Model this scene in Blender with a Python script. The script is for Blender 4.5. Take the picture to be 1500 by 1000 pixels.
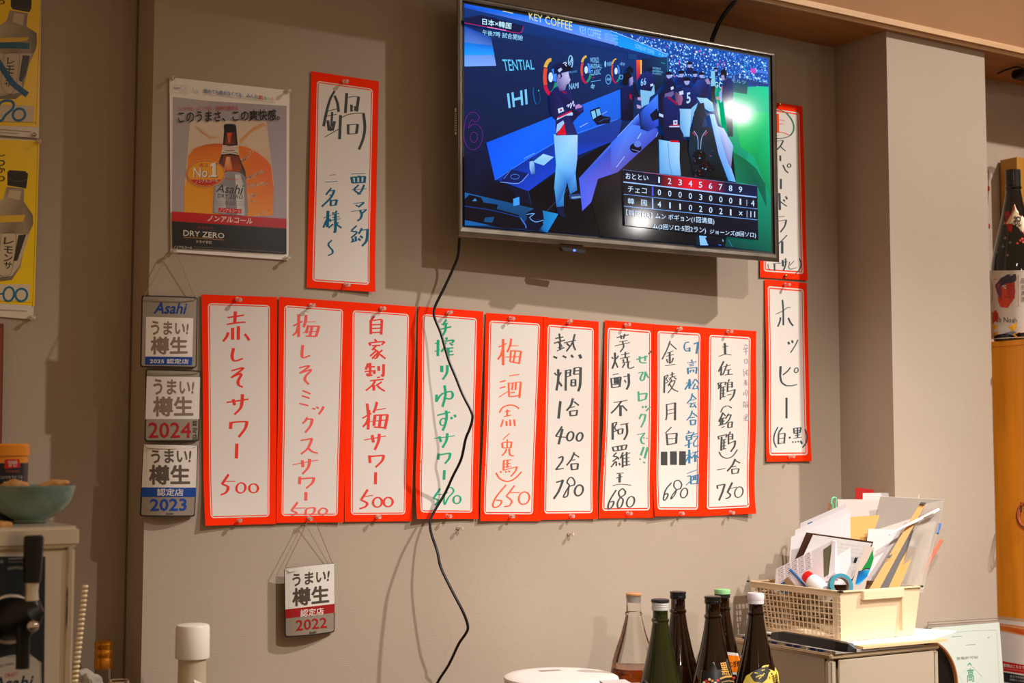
import bpy, bmesh, math, random
import numpy as np
from mathutils import Matrix, Vector
for o in list(bpy.data.objects): bpy.data.objects.remove(o)
SC = bpy.context.scene; COL = SC.collection
random.seed(7)
# ------------------------------------------------------------------ camera
ZC, D, F = 1.45, 2.83, 2119.38
PITCH, YAW, ROLL = math.radians(4.3545), math.radians(31.7281), math.radians(0.07)
_fw = np.array([math.sin(YAW)*math.cos(PITCH), math.cos(YAW)*math.cos(PITCH), math.sin(PITCH)])
_ri = np.array([math.cos(YAW), -math.sin(YAW), 0.0]); _up = np.cross(_ri, _fw)
RI = math.cos(ROLL)*_ri + math.sin(ROLL)*_up; UP = -math.sin(ROLL)*_ri + math.cos(ROLL)*_up
CAM = np.array([0.0, -D, ZC])
cd = bpy.data.cameras.new('camera'); cam = bpy.data.objects.new('camera', cd); COL.objects.link(cam)
cam.matrix_world = Matrix(((RI[0], UP[0], -_fw[0], CAM[0]), (RI[1], UP[1], -_fw[1], CAM[1]), (RI[2], UP[2], -_fw[2], CAM[2]), (0, 0, 0, 1)))
cd.sensor_width = 36; cd.lens = F/1500*36; cd.clip_start = .05
cd.dof.use_dof = True; cd.dof.focus_distance = 3.25; cd.dof.aperture_fstop = 5.6
SC.camera = cam
# ------------------------------------------------------------------ light
SC.view_settings.view_transform = 'Standard'; SC.view_settings.look = 'None'
SC.view_settings.exposure = 0; SC.view_settings.gamma = 1; SC.view_settings.use_curve_mapping = False
W = bpy.data.worlds.new('room_air'); SC.world = W; W.use_nodes = True
W.node_tree.nodes['Background'].inputs[0].default_value = (1.0, .64, .34, 1); W.node_tree.nodes['Background'].inputs[1].default_value = .31
def lamp(name, loc, target, power, col, radius, cone=None, blend=.5):
    l = bpy.data.lights.new(name, 'SPOT' if cone else 'POINT'); l.energy = power; l.color = col; l.shadow_soft_size = radius
    if cone: l.spot_size = math.radians(cone); l.spot_blend = blend
    o = bpy.data.objects.new(name, l); COL.objects.link(o); o.location = loc
    o.rotation_euler = (Vector(target)-Vector(loc)).to_track_quat('-Z', 'Y').to_euler(); return o
WARM = (1.0, .96, .93)
lamp('ceiling_spot', (5.08, -3.1, ZC+3.75), (2.15, 0, ZC-.85), 1300, WARM, .06, 42, 1.0)
lamp('ceiling_spot', (2.47, -2.9, ZC+2.1), (2.0, 0, ZC-.85), 360, WARM, .03, 45, 1.0)
lamp('cabinet_fill', (.6, -3.0, ZC+1.6), (3.22, -.3, ZC-.32), 300, WARM, .04, 24, 1.0)  # added fill light, aimed to brighten the cabinet side
lamp('pendant_lamp', (1.07, -2.5, ZC+.42), (2.1, -.3, ZC-.5), 60, WARM, .035, 30, .8)
lamp('glint_bulb', (3.76, -2.15, 2.88), (2, 0, ZC), 3.2, WARM, .036)
lamp('glint_bulb', (3.88, -2.22, 2.885), (2, 0, ZC), 3.2, WARM, .036)
lamp('glint_bulb', (3.398, -2.289, 2.397), (2, 0, ZC), 3.5, WARM, .04)
for x, y, z in ((4.6, -2.4, 1.2), (5.0, -2.6, 1.25), (2.28, -2.6, .96), (1.45, -2.3, 1.35)): lamp('glint_bulb', (x, y, ZC+z), (2, 0, ZC), 2.5, WARM, .04)  # unseen bulbs added for glints on the bottles and poster
# ------------------------------------------------------------------ helpers
def lin(c):
    return tuple(((x/255.)/12.92 if x/255. <= .04045 else ((x/255.+.055)/1.055)**2.4) for x in c[:3])
def mat(name, col, rough=.6, metal=0, trans=0, ior=1.45, coat=0, emit=None, estr=1, spec=.5, noise=None, bump=None, alpha=1):
    m = bpy.data.materials.new(name); m.use_nodes = True; N = m.node_tree.nodes; L = m.node_tree.links; b = N['Principled BSDF']
    if col == 'attr':
        a = N.new('ShaderNodeAttribute'); a.attribute_name = 'Col'; L.new(a.outputs['Color'], b.inputs['Base Color'])
        if emit:
            L.new(a.outputs['Color'], b.inputs['Emission Color']); b.inputs['Emission Strength'].default_value = estr
            b.inputs['Base Color'].default_value = (0, 0, 0, 1)
            for l in list(b.inputs['Base Color'].links): L.remove(l)
    else:
        b.inputs['Base Color'].default_value = (*lin(col), 1)
        if noise:
            sc, amt = noise[0], noise[1]; t = N.new('ShaderNodeTexNoise'); t.inputs['Scale'].default_value = sc; t.inputs['Detail'].default_value = 4
            tc = N.new('ShaderNodeTexCoord'); mp = N.new('ShaderNodeMapping'); L.new(tc.outputs['Object'], mp.inputs[0]); L.new(mp.outputs[0], t.inputs['Vector'])
            if len(noise) > 2: mp.inputs['Scale'].default_value = noise[2]
            r = N.new('ShaderNodeValToRGB'); c0 = lin(col)
            r.color_ramp.elements[0].color = tuple(x*(1-amt) for x in c0)+(1,); r.color_ramp.elements[1].color = tuple(min(1, x*(1+amt)) for x in c0)+(1,)
            r.color_ramp.elements[0].position = .3; r.color_ramp.elements[1].position = .7
            L.new(t.outputs['Fac'], r.inputs[0]); L.new(r.outputs[0], b.inputs['Base Color'])
    b.inputs['Roughness'].default_value = rough; b.inputs['Metallic'].default_value = metal
    b.inputs['Transmission Weight'].default_value = trans; b.inputs['IOR'].default_value = ior
    b.inputs['Coat Weight'].default_value = coat; b.inputs['Specular IOR Level'].default_value = spec; b.inputs['Alpha'].default_value = alpha
    if bump:
        t2 = N.new('ShaderNodeTexNoise'); t2.inputs['Scale'].default_value = bump[0]; t2.inputs['Detail'].default_value = 2
        tc2 = N.new('ShaderNodeTexCoord'); L.new(tc2.outputs['Object'], t2.inputs['Vector'])
        bp = N.new('ShaderNodeBump'); bp.inputs['Strength'].default_value = bump[1]; bp.inputs['Distance'].default_value = bump[2]
        L.new(t2.outputs['Fac'], bp.inputs['Height']); L.new(bp.outputs[0], b.inputs['Normal'])
    return m
M_PAPER = mat('printed_paper', 'attr', .8, spec=.1)
M_GLOSS = mat('glossy_print', 'attr', .2, spec=.5, bump=(350, .25, .0006))
M_METAL = mat('printed_metal', 'attr', .45, metal=.35)
M_SATIN = mat('satin_paint', 'attr', .4)
M_SHINY = mat('shiny_paint', 'attr', .16)
M_SCREEN = mat('screen_picture', 'attr', .08, emit=True, estr=1.15)
M_WALL = mat('wallpaper', (174, 156, 137), .85, spec=.2, noise=(1.6, .07), bump=(420, .55, .0012))
M_WOOD = mat('soffit_wood', (172, 116, 62), .5, noise=(4, .16, (1, 9, 9)))
M_TRIM = mat('trim_wood', (205, 160, 112), .5, noise=(5, .12, (1, 12, 12)))
M_PLASTER = mat('bulkhead_paint', (150, 104, 62), .8, noise=(5, .05))
M_CABW = mat('cabinet_wood', (236, 146, 36), .35, noise=(6, .13, (9, 9, .6)))
M_COUNTER = mat('counter_top', (120, 88, 60), .4, noise=(4, .2, (1, 9, 9)))
M_FLOOR = mat('floor_tile', (95, 85, 75), .5, noise=(8, .1))
M_STEEL = mat('brushed_steel', (232, 220, 204), .28, metal=.55, noise=(6, .1, (1, 1, .05)))
M_CHROME = mat('chrome', (215, 205, 195), .12, metal=1)
M_BEZEL = mat('bezel_metal', (104, 95, 85), .3, metal=.85, noise=(14, .3, (1, 1, 1)))
M_BLACK = mat('black_plastic', (16, 16, 17), .35)
M_RUBBER = mat('black_cable', (14, 14, 15), .45)
M_CLEAR = mat('clear_plastic', (252, 240, 228), .10, trans=.72, ior=1.36, spec=.9, coat=.6)
M_GLASS = mat('clear_glass', (250, 250, 248), .01, trans=1, ior=1.3)
M_BROWN = mat('brown_glass', (40, 16, 5), .03, trans=.6, ior=1.5, coat=.4)
M_GREEN = mat('green_glass', (44, 52, 12), .03, trans=.6, ior=1.5, coat=.4)
M_DARKG = mat('dark_glass', (18, 14, 12), .06, trans=0, coat=.5)
M_FROST = mat('frosted_plastic', (226, 208, 182), .4, trans=.5, ior=1.12)
M_FILM = mat('clear_film', (240, 232, 222), .12, trans=.8, ior=1.08)
M_BRASS = mat('brass', (190, 140, 70), .3, metal=1)
def tag(o, label=None, cat=None, group=None, kind=None):
    if label: o['label'] = label
    if cat: o['category'] = cat
    if group: o['group'] = group
    if kind: o['kind'] = kind
    return o
_R0, _U0, _F0 = [float(x) for x in RI], [float(x) for x in UP], [float(x) for x in _fw]
def ray(px, py):
    a, b = (px-750)/F, (500-py)/F
    return np.array([a*_R0[0]+b*_U0[0]+_F0[0], a*_R0[1]+b*_U0[1]+_F0[1], a*_R0[2]+b*_U0[2]+_F0[2]])
class Plane:
    def __init__(s, p, n): s.p = np.array(p, float); s.n = np.array(n, float)/np.linalg.norm(n)   # n points to the room
    def at(s, px, py, h=0):
        r = ray(px, py); t = np.dot(s.p + s.n*h - CAM, s.n)/np.dot(r, s.n); return CAM + r*t
def wallplane(d): return Plane((0, -d, 0), (0, -1, 0))
WALL = wallplane(0.0)
def on(px, py, d=0):
    r = ray(px, py); return CAM + r*((D-d)/r[1])
def onz(px, py, z):
    r = ray(px, py); return CAM + r*((z-CAM[2])/r[2])
class MB:
    def __init__(s): s.v, s.f, s.c, s.m, s.sm = [], [], [], [], []
    def add(s, vs, fs, col=(200, 200, 200), mi=0, smooth=False):
        """col: one sRGB colour, or one per vertex"""
        b = len(s.v); s.v += [tuple(map(float, v)) for v in vs]
        per = isinstance(col[0], (tuple, list))
        for f in fs:
            s.f.append([b+i for i in f]); s.m.append(mi); s.sm.append(smooth)
            s.c.append([lin(col[i]) for i in f] if per else [lin(col)]*len(f))
        return s
    def poly(s, pl, pts, col, h=0, mi=0):
        vs = [pl.at(x, y, h) for x, y in pts]
        return s.add(vs, [list(range(len(vs)))][:1] if 1 else 0, col, mi)
    def box(s, p0, p1, col=(200, 200, 200), mi=0, bev=0):
        x0, y0, z0 = p0; x1, y1, z1 = p1
        if bev:
            bm = bmesh.new(); bmesh.ops.create_cube(bm, size=1)
            for v in bm.verts: v.co = Vector(((x0+x1)/2+v.co.x*(x1-x0), (y0+y1)/2+v.co.y*(y1-y0), (z0+z1)/2+v.co.z*(z1-z0)))
            bmesh.ops.bevel(bm, geom=bm.edges[:], offset=bev, segments=3, affect='EDGES')
            bm.verts.index_update(); s.add([v.co for v in bm.verts], [[v.index for v in f.verts] for f in bm.faces], col, mi); bm.free(); return s
        vs = [(x0, y0, z0), (x1, y0, z0), (x1, y1, z0), (x0, y1, z0), (x0, y0, z1), (x1, y0, z1), (x1, y1, z1), (x0, y1, z1)]
        return s.add(vs, [(0, 3, 2, 1), (4, 5, 6, 7), (0, 1, 5, 4), (1, 2, 6, 5), (2, 3, 7, 6), (3, 0, 4, 7)], col, mi)
    def slab(s, q, th, col, mi=0):
        """q: four corner points; the slab is given thickness th away from the camera side"""
        q = [np.array(p) for p in q]; n = np.cross(q[1]-q[0], q[3]-q[0]); n /= np.linalg.norm(n)
        if np.dot(n, CAM-q[0]) < 0: n = -n
        b = [p-n*th for p in q]
        return s.add(q+b, [(0, 1, 2, 3), (7, 6, 5, 4), (0, 4, 5, 1), (1, 5, 6, 2), (2, 6, 7, 3), (3, 7, 4, 0)], col, mi)
    def tube(s, pts, r, col=(20, 20, 20), mi=0, n=8, caps=True):
        P = [np.array(p, float) for p in pts]; b = []; vs = []; R = r if isinstance(r, (list, tuple)) else [r]*len(P)
        ref = None
        for i, p in enumerate(P):
            t = P[min(i+1, len(P)-1)]-P[max(i-1, 0)]; t /= np.linalg.norm(t)+1e-12
            if ref is None: ref = np.cross(t, (0, 0, 1)) if abs(t[2]) < .9 else np.cross(t, (1, 0, 0))
            u = ref - t*np.dot(ref, t); u /= np.linalg.norm(u); w = np.cross(t, u); ref = u
            for k in range(n):
                a = 2*math.pi*k/n; vs.append(p + R[i]*(math.cos(a)*u + math.sin(a)*w))
        fs = [(i*n+k, i*n+(k+1) % n, (i+1)*n+(k+1) % n, (i+1)*n+k) for i in range(len(P)-1) for k in range(n)]
        if caps: fs += [tuple(range(n))[::-1], tuple((len(P)-1)*n+k for k in range(n))]
        return s.add(vs, fs, col, mi, True)
    def lathe(s, prof, o, axis=(0, 0, 1), col=(200, 200, 200), mi=0, n=32, cap=(True, True)):
        """prof: (radius, height) pairs along the axis"""
        ax = np.array(axis, float); ax /= np.linalg.norm(ax); u = np.cross(ax, (0, 0, 1)) if abs(ax[2]) < .9 else np.array([1., 0, 0]); u /= np.linalg.norm(u); w = np.cross(ax, u)
        o = np.array(o, float); vs = [o+ax*h+r*(math.cos(2*math.pi*k/n)*u+math.sin(2*math.pi*k/n)*w) for r, h in prof for k in range(n)]
        fs = [(i*n+k, i*n+(k+1) % n, (i+1)*n+(k+1) % n, (i+1)*n+k) for i in range(len(prof)-1) for k in range(n)]
        if cap[0]: fs.append(tuple(range(n))[::-1])
        if cap[1]: fs.append(tuple((len(prof)-1)*n+k for k in range(n)))
        return s.add(vs, fs, col, mi, True)
    def ball(s, c, r, col, mi=0, n=8, sq=(1, 1, 1)):
        vs = []; fs = []
        for i in range(n+1):
            t = math.pi*i/n
            for k in range(n): vs.append((c[0]+sq[0]*r*math.sin(t)*math.cos(2*math.pi*k/n), c[1]+sq[1]*r*math.sin(t)*math.sin(2*math.pi*k/n), c[2]+sq[2]*r*math.cos(t)))
        fs = [(i*n+k, (i+1)*n+k, (i+1)*n+(k+1) % n, i*n+(k+1) % n) for i in range(n) for k in range(n)]
        return s.add(vs, fs, col, mi, True)
    def build(s, name, mats, parent=None):
        me = bpy.data.meshes.new(name); me.from_pydata(s.v, [], s.f)
        for m in (mats if isinstance(mats, (list, tuple)) else [mats]): me.materials.append(m)
        me.polygons.foreach_set('material_index', s.m); me.polygons.foreach_set('use_smooth', s.sm)
        a = me.color_attributes.new('Col', 'FLOAT_COLOR', 'CORNER')
        a.data.foreach_set('color', [x for f in s.c for c in f for x in (*c, 1.0)])
        if any(s.sm) and not all(s.sm) or any(s.sm): 
            try: me.set_sharp_from_angle(angle=math.radians(38))
            except Exception: pass
        me.update(); o = bpy.data.objects.new(name, me); COL.objects.link(o)
        if parent: o.parent = parent
        return o
def empty(name, loc, label=None, cat=None, group=None):
    o = bpy.data.objects.new(name, None); COL.objects.link(o); o.location = loc; o.empty_display_size = .05
    bpy.context.view_layer.update() if 0 else None
    return tag(o, label, cat, group)
def adopt(root, *kids):
    """parent finished world-space meshes to a thing's Empty without moving them"""
    for k in kids:
        k.parent = root; k.matrix_parent_inverse = Matrix.Translation(root.location).inverted()
def smooth(pts, k=4):
    """Catmull-Rom"""
    if len(pts) < 3: return [tuple(p) for p in pts]
    P = [np.array(p, float) for p in pts]; P = [2*P[0]-P[1]]+P+[2*P[-1]-P[-2]]; out = []
    for i in range(1, len(P)-2):
        for j in range(k):
            t = j/k; a, b, c, d = P[i-1:i+3]
            out.append(tuple(.5*(2*b+(c-a)*t+(2*a-5*b+4*c-d)*t*t+(3*b-a-3*c+d)*t**3)))
    out.append(tuple(P[-2])); return out
_tc = {}
def glyphs(txt, bold=0.0, shear=0.0, fine=0):
    k = (txt, fine, shear)
    if k not in _tc:
        c = bpy.data.curves.new('lettering', 'FONT'); c.body = txt; c.size = 1; c.resolution_u = 2; c.offset = 0; c.shear = shear
        o = bpy.data.objects.new('lettering', c); COL.objects.link(o)
        dg = bpy.context.evaluated_depsgraph_get(); m = bpy.data.meshes.new_from_object(o.evaluated_get(dg), depsgraph=dg)
        v = np.array([(p.co.x, p.co.y) for p in m.vertices]); f = [tuple(p.vertices) for p in m.polygons]
        bpy.data.objects.remove(o); bpy.data.curves.remove(c); bpy.data.meshes.remove(m)
        if fine:                                                     # split long triangles
            vl = [tuple(p) for p in v]; out = []; todo = [list(t) for t in f]
            while todo:
                t = todo.pop(); e = [math.dist(vl[t[i]], vl[t[(i+1) % len(t)]]) for i in range(len(t))]; i = e.index(max(e))
                if len(t) != 3 or e[i] < .14: out.append(tuple(t)); continue
                a, b, c = t[i], t[(i+1) % 3], t[(i+2) % 3]; vl.append(((vl[a][0]+vl[b][0])/2, (vl[a][1]+vl[b][1])/2)); m_ = len(vl)-1
                todo += [[a, m_, c], [m_, b, c]]
            v = np.array(vl); f = out
        lo, hi = v.min(0), v.max(0); _tc[k] = ((v-lo)/np.maximum(hi-lo, 1e-6), f)
    return _tc[k]
def text(mb, at, txt, q, col, h, bold=.01, shear=0, mi=0):
    """fills the picture quad q (TL, TR, BR, BL) on the surface at(px, py, h)"""
    if bold > .004:
        d = bold*.62; q0 = [np.array(p, float) for p in q]; n = max(1, len(txt)); eu = (q0[1]-q0[0])/n*d; ev = (q0[0]-q0[3])*d
        qs = [q0[0]+eu-ev, q0[1]-eu-ev, q0[2]-eu+ev, q0[3]+eu+ev]; c = .75
        cp = ((1, 0), (-1, 0), (0, 1), (0, -1)) if bold < .018 else ((1, 0), (-1, 0), (0, 1), (0, -1), (c, c), (-c, c), (c, -c), (-c, -c))
        for k, (a, b) in enumerate(cp): text(mb, at, txt, [p+eu*a+ev*b for p in qs], col, h+k*2e-6, 0, shear, mi)
        return
    v, f = glyphs(txt, 0, shear, int(not isinstance(getattr(at, '__self__', None), Plane))); q = [np.array(p, float) for p in q]
    pts = [(1-y)*((1-x)*q[3]*0+0) if 0 else (y*((1-x)*q[0]+x*q[1])+(1-y)*((1-x)*q[3]+x*q[2])) for x, y in v]
    mb.add([at(p[0], p[1], h) for p in pts], f, col, mi)
def flowtext(mb, at, txt, x0, y0, x1, y1, hpx, col, h, bold=.01, shear=0):
    """one line whose baseline runs (x0,y0)-(x1,y1) and whose letters are hpx tall in the picture"""
    text(mb, at, txt, [(x0, y0-hpx), (x1, y1-hpx), (x1, y1), (x0, y0)], col, h, bold, shear)
def ribbon(mb, at, pts, w, col, h, chisel=.0, k=4, taper=0):
    P = smooth(pts, k); n = len(P); L = []; Rr = []
    for i in range(n):
        a = np.array(P[max(i-1, 0)]); b = np.array(P[min(i+1, n-1)]); t = b-a; t = t/(np.linalg.norm(t)+1e-9)
        ww = w*(1-chisel*abs(t[0])**1.5)
        if taper: ww *= (1-taper*(i/(n-1)) if n > 1 else 1)
        nn = np.array([-t[1], t[0]])*ww/2; p = np.array(P[i]); L.append(p+nn); Rr.append(p-nn)
    vs = [at(*p, h) for p in L]+[at(*p, h) for p in Rr]
    mb.add(vs, [(i, i+1, n+i+1, n+i) for i in range(n-1)], col)
def ring(cx, cy, rx, ry, n=24, rot=0, a0=0, a1=360):
    out = []
    for i in range(n+1):
        a = math.radians(a0+(a1-a0)*i/n); x, y = rx*math.cos(a), ry*math.sin(a); c, s = math.cos(rot), math.sin(rot)
        out.append((cx+c*x-s*y, cy+s*x+c*y))
    return out
def V(ox, oy, s): return lambda x, y: (ox+x/s, oy+y/s)
def pts(view, st):
    return [view(*map(float, p.split(','))) for p in st.split()]
# ------------------------------------------------------------------ the room
def struct(name, mb, m): return tag(mb.build(name, m), kind='structure')
XL, XP0, XP1, DP = .8955, 2.7807, 3.158, .19
ZS = ZC+1.0977
struct('wall_back', MB().box((XL, 0, 0), (5.2, .3, ZC+1.6)), M_WALL)
struct('wall_left', MB().box((-1.6, .11, 0), (XL, .3, ZC+1.6)), M_WALL)
struct('trim_1', MB().box((XL-.003, .104, .7), (XL, .11, ZC+1.5), (120, 105, 85)), M_PAPER)
struct('wall_pillar', MB().box((XP0, -DP, 0), (XP1, 0, ZS)), M_WALL)
sf = MB().box((XL-.9, -.205, ZS), (5.2, .0, ZS+.02)); struct('ceiling', sf, M_WOOD)
tr = MB().box((XL-.9, -.2075, ZS-.001), (5.2, -.2, ZS+.012)).box((XL-.9, -.217, ZS+.008), (5.2, -.2, ZS+.021)).box((XL-.9, -.213, ZS+.021), (5.2, -.2, ZS+.025))
struct('trim_2', tr, M_TRIM)
struct('wall_light_block', MB().box((3.95, -1.2, 0), (4.05, 0, ZS)), M_WALL)  # unseen wall added to keep the ceiling spot out of the niche
struct('wall_bulkhead', MB().box((XL-.9, -.205, ZS+.02), (5.2, 0, ZC+2.6)), M_PLASTER)
struct('floor', MB().box((-2.5, -4.5, -.05), (5.5, .3, 0)), M_FLOOR)
ZK = ZC-.705
k = empty('back_counter', (2, -.3, 0), 'brown wooden back counter carrying the bottles and drawers', 'counter')
a = MB().box((XL+.02, -.62, ZK-.035), (3.205, -.195, ZK), bev=.004); a.box((XL+.02, -.195, ZK-.035), (XP0-.002, -.002, ZK))
adopt(k, a.build('counter_slab', M_COUNTER), MB().box((XL+.05, -.56, 0), (3.19, -.195, ZK-.035)).build('counter_body', M_COUNTER))
# ------------------------------------------------------------------ menu strips with handwriting
class Sheet:
    """a sheet of paper hung on the wall: quad in the picture, a gap to the wall that varies over the sheet"""
    def __init__(s, q, d=.0025, curl=(0, 0, 0, 0), wave=.0012, ph=0, base=0):
        s.q = [on(*p, d) for p in q]; s.d = d; s.curl = curl; s.wave = wave; s.ph = ph; s.base = base
        s.q = [on(*p, s.gap(*c)) for p, c in zip(q, ((0, 0), (1, 0), (1, 1), (0, 1)))]; s.P = np.array(s.q)[:, [0, 2]]; s.C = [tuple(map(float, p)) for p in s.P]
    def gap(s, u, v):
        c = s.curl; w = .5*s.wave*(1+math.sin(7*v+s.ph)*math.cos(3.1*u+s.ph*2)) 
        fl = lambda t: max(0., t)**2
        g = s.d + w
        g += c[0]*fl((v-.72)/.28)*fl(1-u) + c[1]*fl((v-.72)/.28)*fl(u)          # bottom corners
        g += c[2]*fl((.4-u)/.4)*math.sin(math.pi*min(1, max(0, v)))**2 + c[3]*fl((u-.6)/.4)*math.sin(math.pi*min(1, max(0, v)))**2
        return g + s.base
    def uv(s, u, v, h=0):
        p = (1-v)*((1-u)*s.P[0]+u*s.P[1]) + v*((1-u)*s.P[3]+u*s.P[2]); return (p[0], -(s.gap(u, v)+h), p[1])
    def inverse(s, X, Z):
        (ax, az), (bx, bz), (cx, cz), (dx, dz) = s.C; u = v = .5
        for _ in range(4):
            lx, lz = ax+v*(dx-ax), az+v*(dz-az); rx, rz = bx+v*(cx-bx), bz+v*(cz-bz); ux, uz = rx-lx, rz-lz
            vx, vz = (1-u)*(dx-ax)+u*(cx-bx), (1-u)*(dz-az)+u*(cz-bz); ex, ez = X-lx-u*ux, Z-lz-u*uz; D_ = ux*vz-uz*vx
            u += (ex*vz-ez*vx)/D_; v += (ux*ez-uz*ex)/D_
        return u, v
    def at(s, px, py, h=0):
        d = s.d
        for _ in range(3):
            X, Y, Z = on(px, py, d+h); u, v = s.inverse(X, Z); d = s.gap(min(1.1, max(-.1, u)), min(1.1, max(-.1, v)))
        return on(px, py, d+h)
    def grid(s, mb, col, h, u0=0, u1=1, v0=0, v1=1, nx=10, nz=24, rad=0, asp=1., back=False):
        """a rectangle with rounded corners; rad is the corner radius in u, asp = width / height of the sheet"""
        ts = [i/nz for i in range(nz+1)]
        if rad:
            rv = rad*asp/(v1-v0); ts = sorted(set(ts+[rv*x for x in (.05, .15, .3, .5, .75, 1)]+[1-rv*x for x in (.05, .15, .3, .5, .75, 1)]))
        vs = []
        for t in ts:
            ins = 0
            if rad:
                rv = rad*asp/(v1-v0); e = min(t, 1-t)
                if e < rv: ins = rad*(1-math.sqrt(max(0, 1-(1-e/rv)**2)))
            for i in range(nx+1):
                u = u0+ins+(u1-u0-2*ins)*i/nx; vs.append(s.uv(u, v0+(v1-v0)*t, h))
        n = nx+1; fs = [(j*n+i, (j+1)*n+i, (j+1)*n+i+1, j*n+i+1) for j in range(len(ts)-1) for i in range(nx)]
        mb.add(vs, fs, col, 0, True)
RED = (255, 46, 0); WHITE = (224, 214, 204); LINE = (250, 60, 30)
def strip(q, ins, curl, ph, label, base=0, d=.003):
    s = Sheet(q, d, curl, .0014, ph, base); mb = MB()
    w = math.dist(q[0], q[1]); hh = math.dist(q[0], q[3]); asp = .34
    l, r, t, b = ins[0]/w, ins[1]/w, ins[2]/hh, ins[3]/hh
    s.grid(mb, RED, 0)
    s.grid(mb, (225, 70, 50), -.0002)                               # the back of the sheet
    wl = 1.35/w
    s.grid(mb, WHITE, .00012, l, 1-r, t, 1-b, rad=.05, asp=asp)
    s.grid(mb, LINE, .00022, l+wl, 1-r-wl, t+wl*asp, 1-b-wl*asp, rad=.042, asp=asp)
    s.grid(mb, WHITE, .00032, l+2*wl, 1-r-2*wl, t+2*wl*asp, 1-b-2*wl*asp, rad=.012, asp=asp)
    o = tag(mb.build('menu_strip', M_PAPER), label, 'menu strip', 'red-bordered paper menu strips')
    return s, o
def write(sheet, parent, runs, name='handwriting', label=None):
    main = MB(); h = .0005; notes = {}; first = runs[0][3] if name == 'handwriting' else None
    for view, w, ch, col, data in runs:
        v = V(*view); sc = view[2]; mb = main if col in (first, (72, 70, 70), TL_) else notes.setdefault(col, MB())
        for item in data.split(';'):
            item = item.strip()
            if not item: continue
            ww = w
            if item[0] == '@': x, item = item[1:].split(' ', 1); ww = float(x)
            if item[0] == 'E':                                       # a drawn loop
                a = list(map(float, item[1:].split(','))); P = ring(*a[:4], n=14, rot=.35, a0=-80, a1=285) if len(a) == 4 else ring(*a[:4], n=14, rot=a[4])
                P = [v(*p) for p in P]
            elif item[0] == 'B':                                     # a filled block
                a = list(map(float, item[1:].split(','))); P = [v(a[0], a[1]), v(a[2], a[1]), v(a[2], a[3]), v(a[0], a[3])]
                mb.add([sheet.at(*p, h) for p in P], [(0, 1, 2, 3)], col); h += 4e-6; continue
            else: P = pts(v, item)
            ribbon(mb, sheet.at, P, ww/sc, col, h, ch); h += 4e-6
    main.build(name, M_PAPER, parent)
    for c, m2 in notes.items(): tag(m2.build('side_note', M_PAPER, parent), {BG: 'note in green ink', BL: 'note in blue ink', GY: 'faint grey pencil note', (90, 70, 50): 'two dark accent strokes', DB: 'notes in dark blue ink', (228, 80, 40): 'orange-red character', (44, 120, 92): 'green ink circle'}.get(c))
A1, A2 = (290, 425, 5.556), (290, 600, 5.556); B1, B2 = (400, 425, 5.556), (400, 600, 5.556); C1, C2 = (500, 435, 5.556), (500, 600, 5.556)
D1, D2 = (600, 440, 5.556), (600, 600, 5.556); E1, E2 = (700, 445, 5.556), (700, 600, 5.556); F1, F2 = (780, 455, 5.556), (780, 600, 5.556)
G1, G2 = (870, 460, 6.67), (870, 605, 6.25); H1, H2 = (945, 465, 6.67), (945, 605, 6.25); I1, I2 = (1020, 470, 6.67), (1020, 605, 6.25)
J1, J2 = (1100, 400, 6.67), (1100, 540, 6.67); K1, K2 = (1110, 140, 7.143), (1105, 275, 7.143); N1, N2 = (440, 95, 5.885), (440, 240, 5)
R1 = (232, 64, 56); R2 = (240, 100, 94); R3 = (230, 72, 64); G_ = (44, 164, 122); O_ = (248, 104, 70); BK = (74, 78, 78); BG = (84, 162, 130); BL = (62, 124, 164); TL_ = (62, 78, 82); GY = (160, 154, 152); DB = (34, 104, 136)
S = []
def S_(*a, **k): S.append(strip(*a, **k)); return S[-1]
s, o = S_([(295, 431), (406, 435), (405, 767), (301, 770)], (9, 10.8, 12.6, 10.8), (.010, .004, .003, .002), .3, 'red-bordered menu strip with red writing, priced 500, hanging next to the stacked silver plates')
write(s, o, [(A1, 27, .55, R1, '240,222 310,212 375,202; 305,172 300,262; 235,278 310,265 388,258; 248,342 232,380 204,415; 282,305 282,402; 330,292 328,402; 380,355 400,380 418,408; 290,470 278,540 300,575 365,555; 272,655 370,632 270,712; 270,710 352,678 328,735 332,770 365,788; 232,912 320,900 412,885; 285,885 300,935; 362,845 360,905 345,960 298,1010'),
 (A2, 27, .55, R1, '270,98 265,155; 262,105 330,97 400,95; 400,92 385,150 332,222; 317,275 313,395; 250,525 195,605; 195,602 245,628 228,672 185,692; @14 215,582 305,580; @20 E350,635,36,42; @20 E453,638,36,36')])
s, o = S_([(408.5, 434.4), (512.5, 442), (503.5, 764.7), (405, 765.6)], (8, 9.7, 12, 10), (.003, .003, .002, .002), 1.1, 'red-bordered menu strip whose pinkish price 500 runs into the bottom border', base=.0016)
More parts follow.
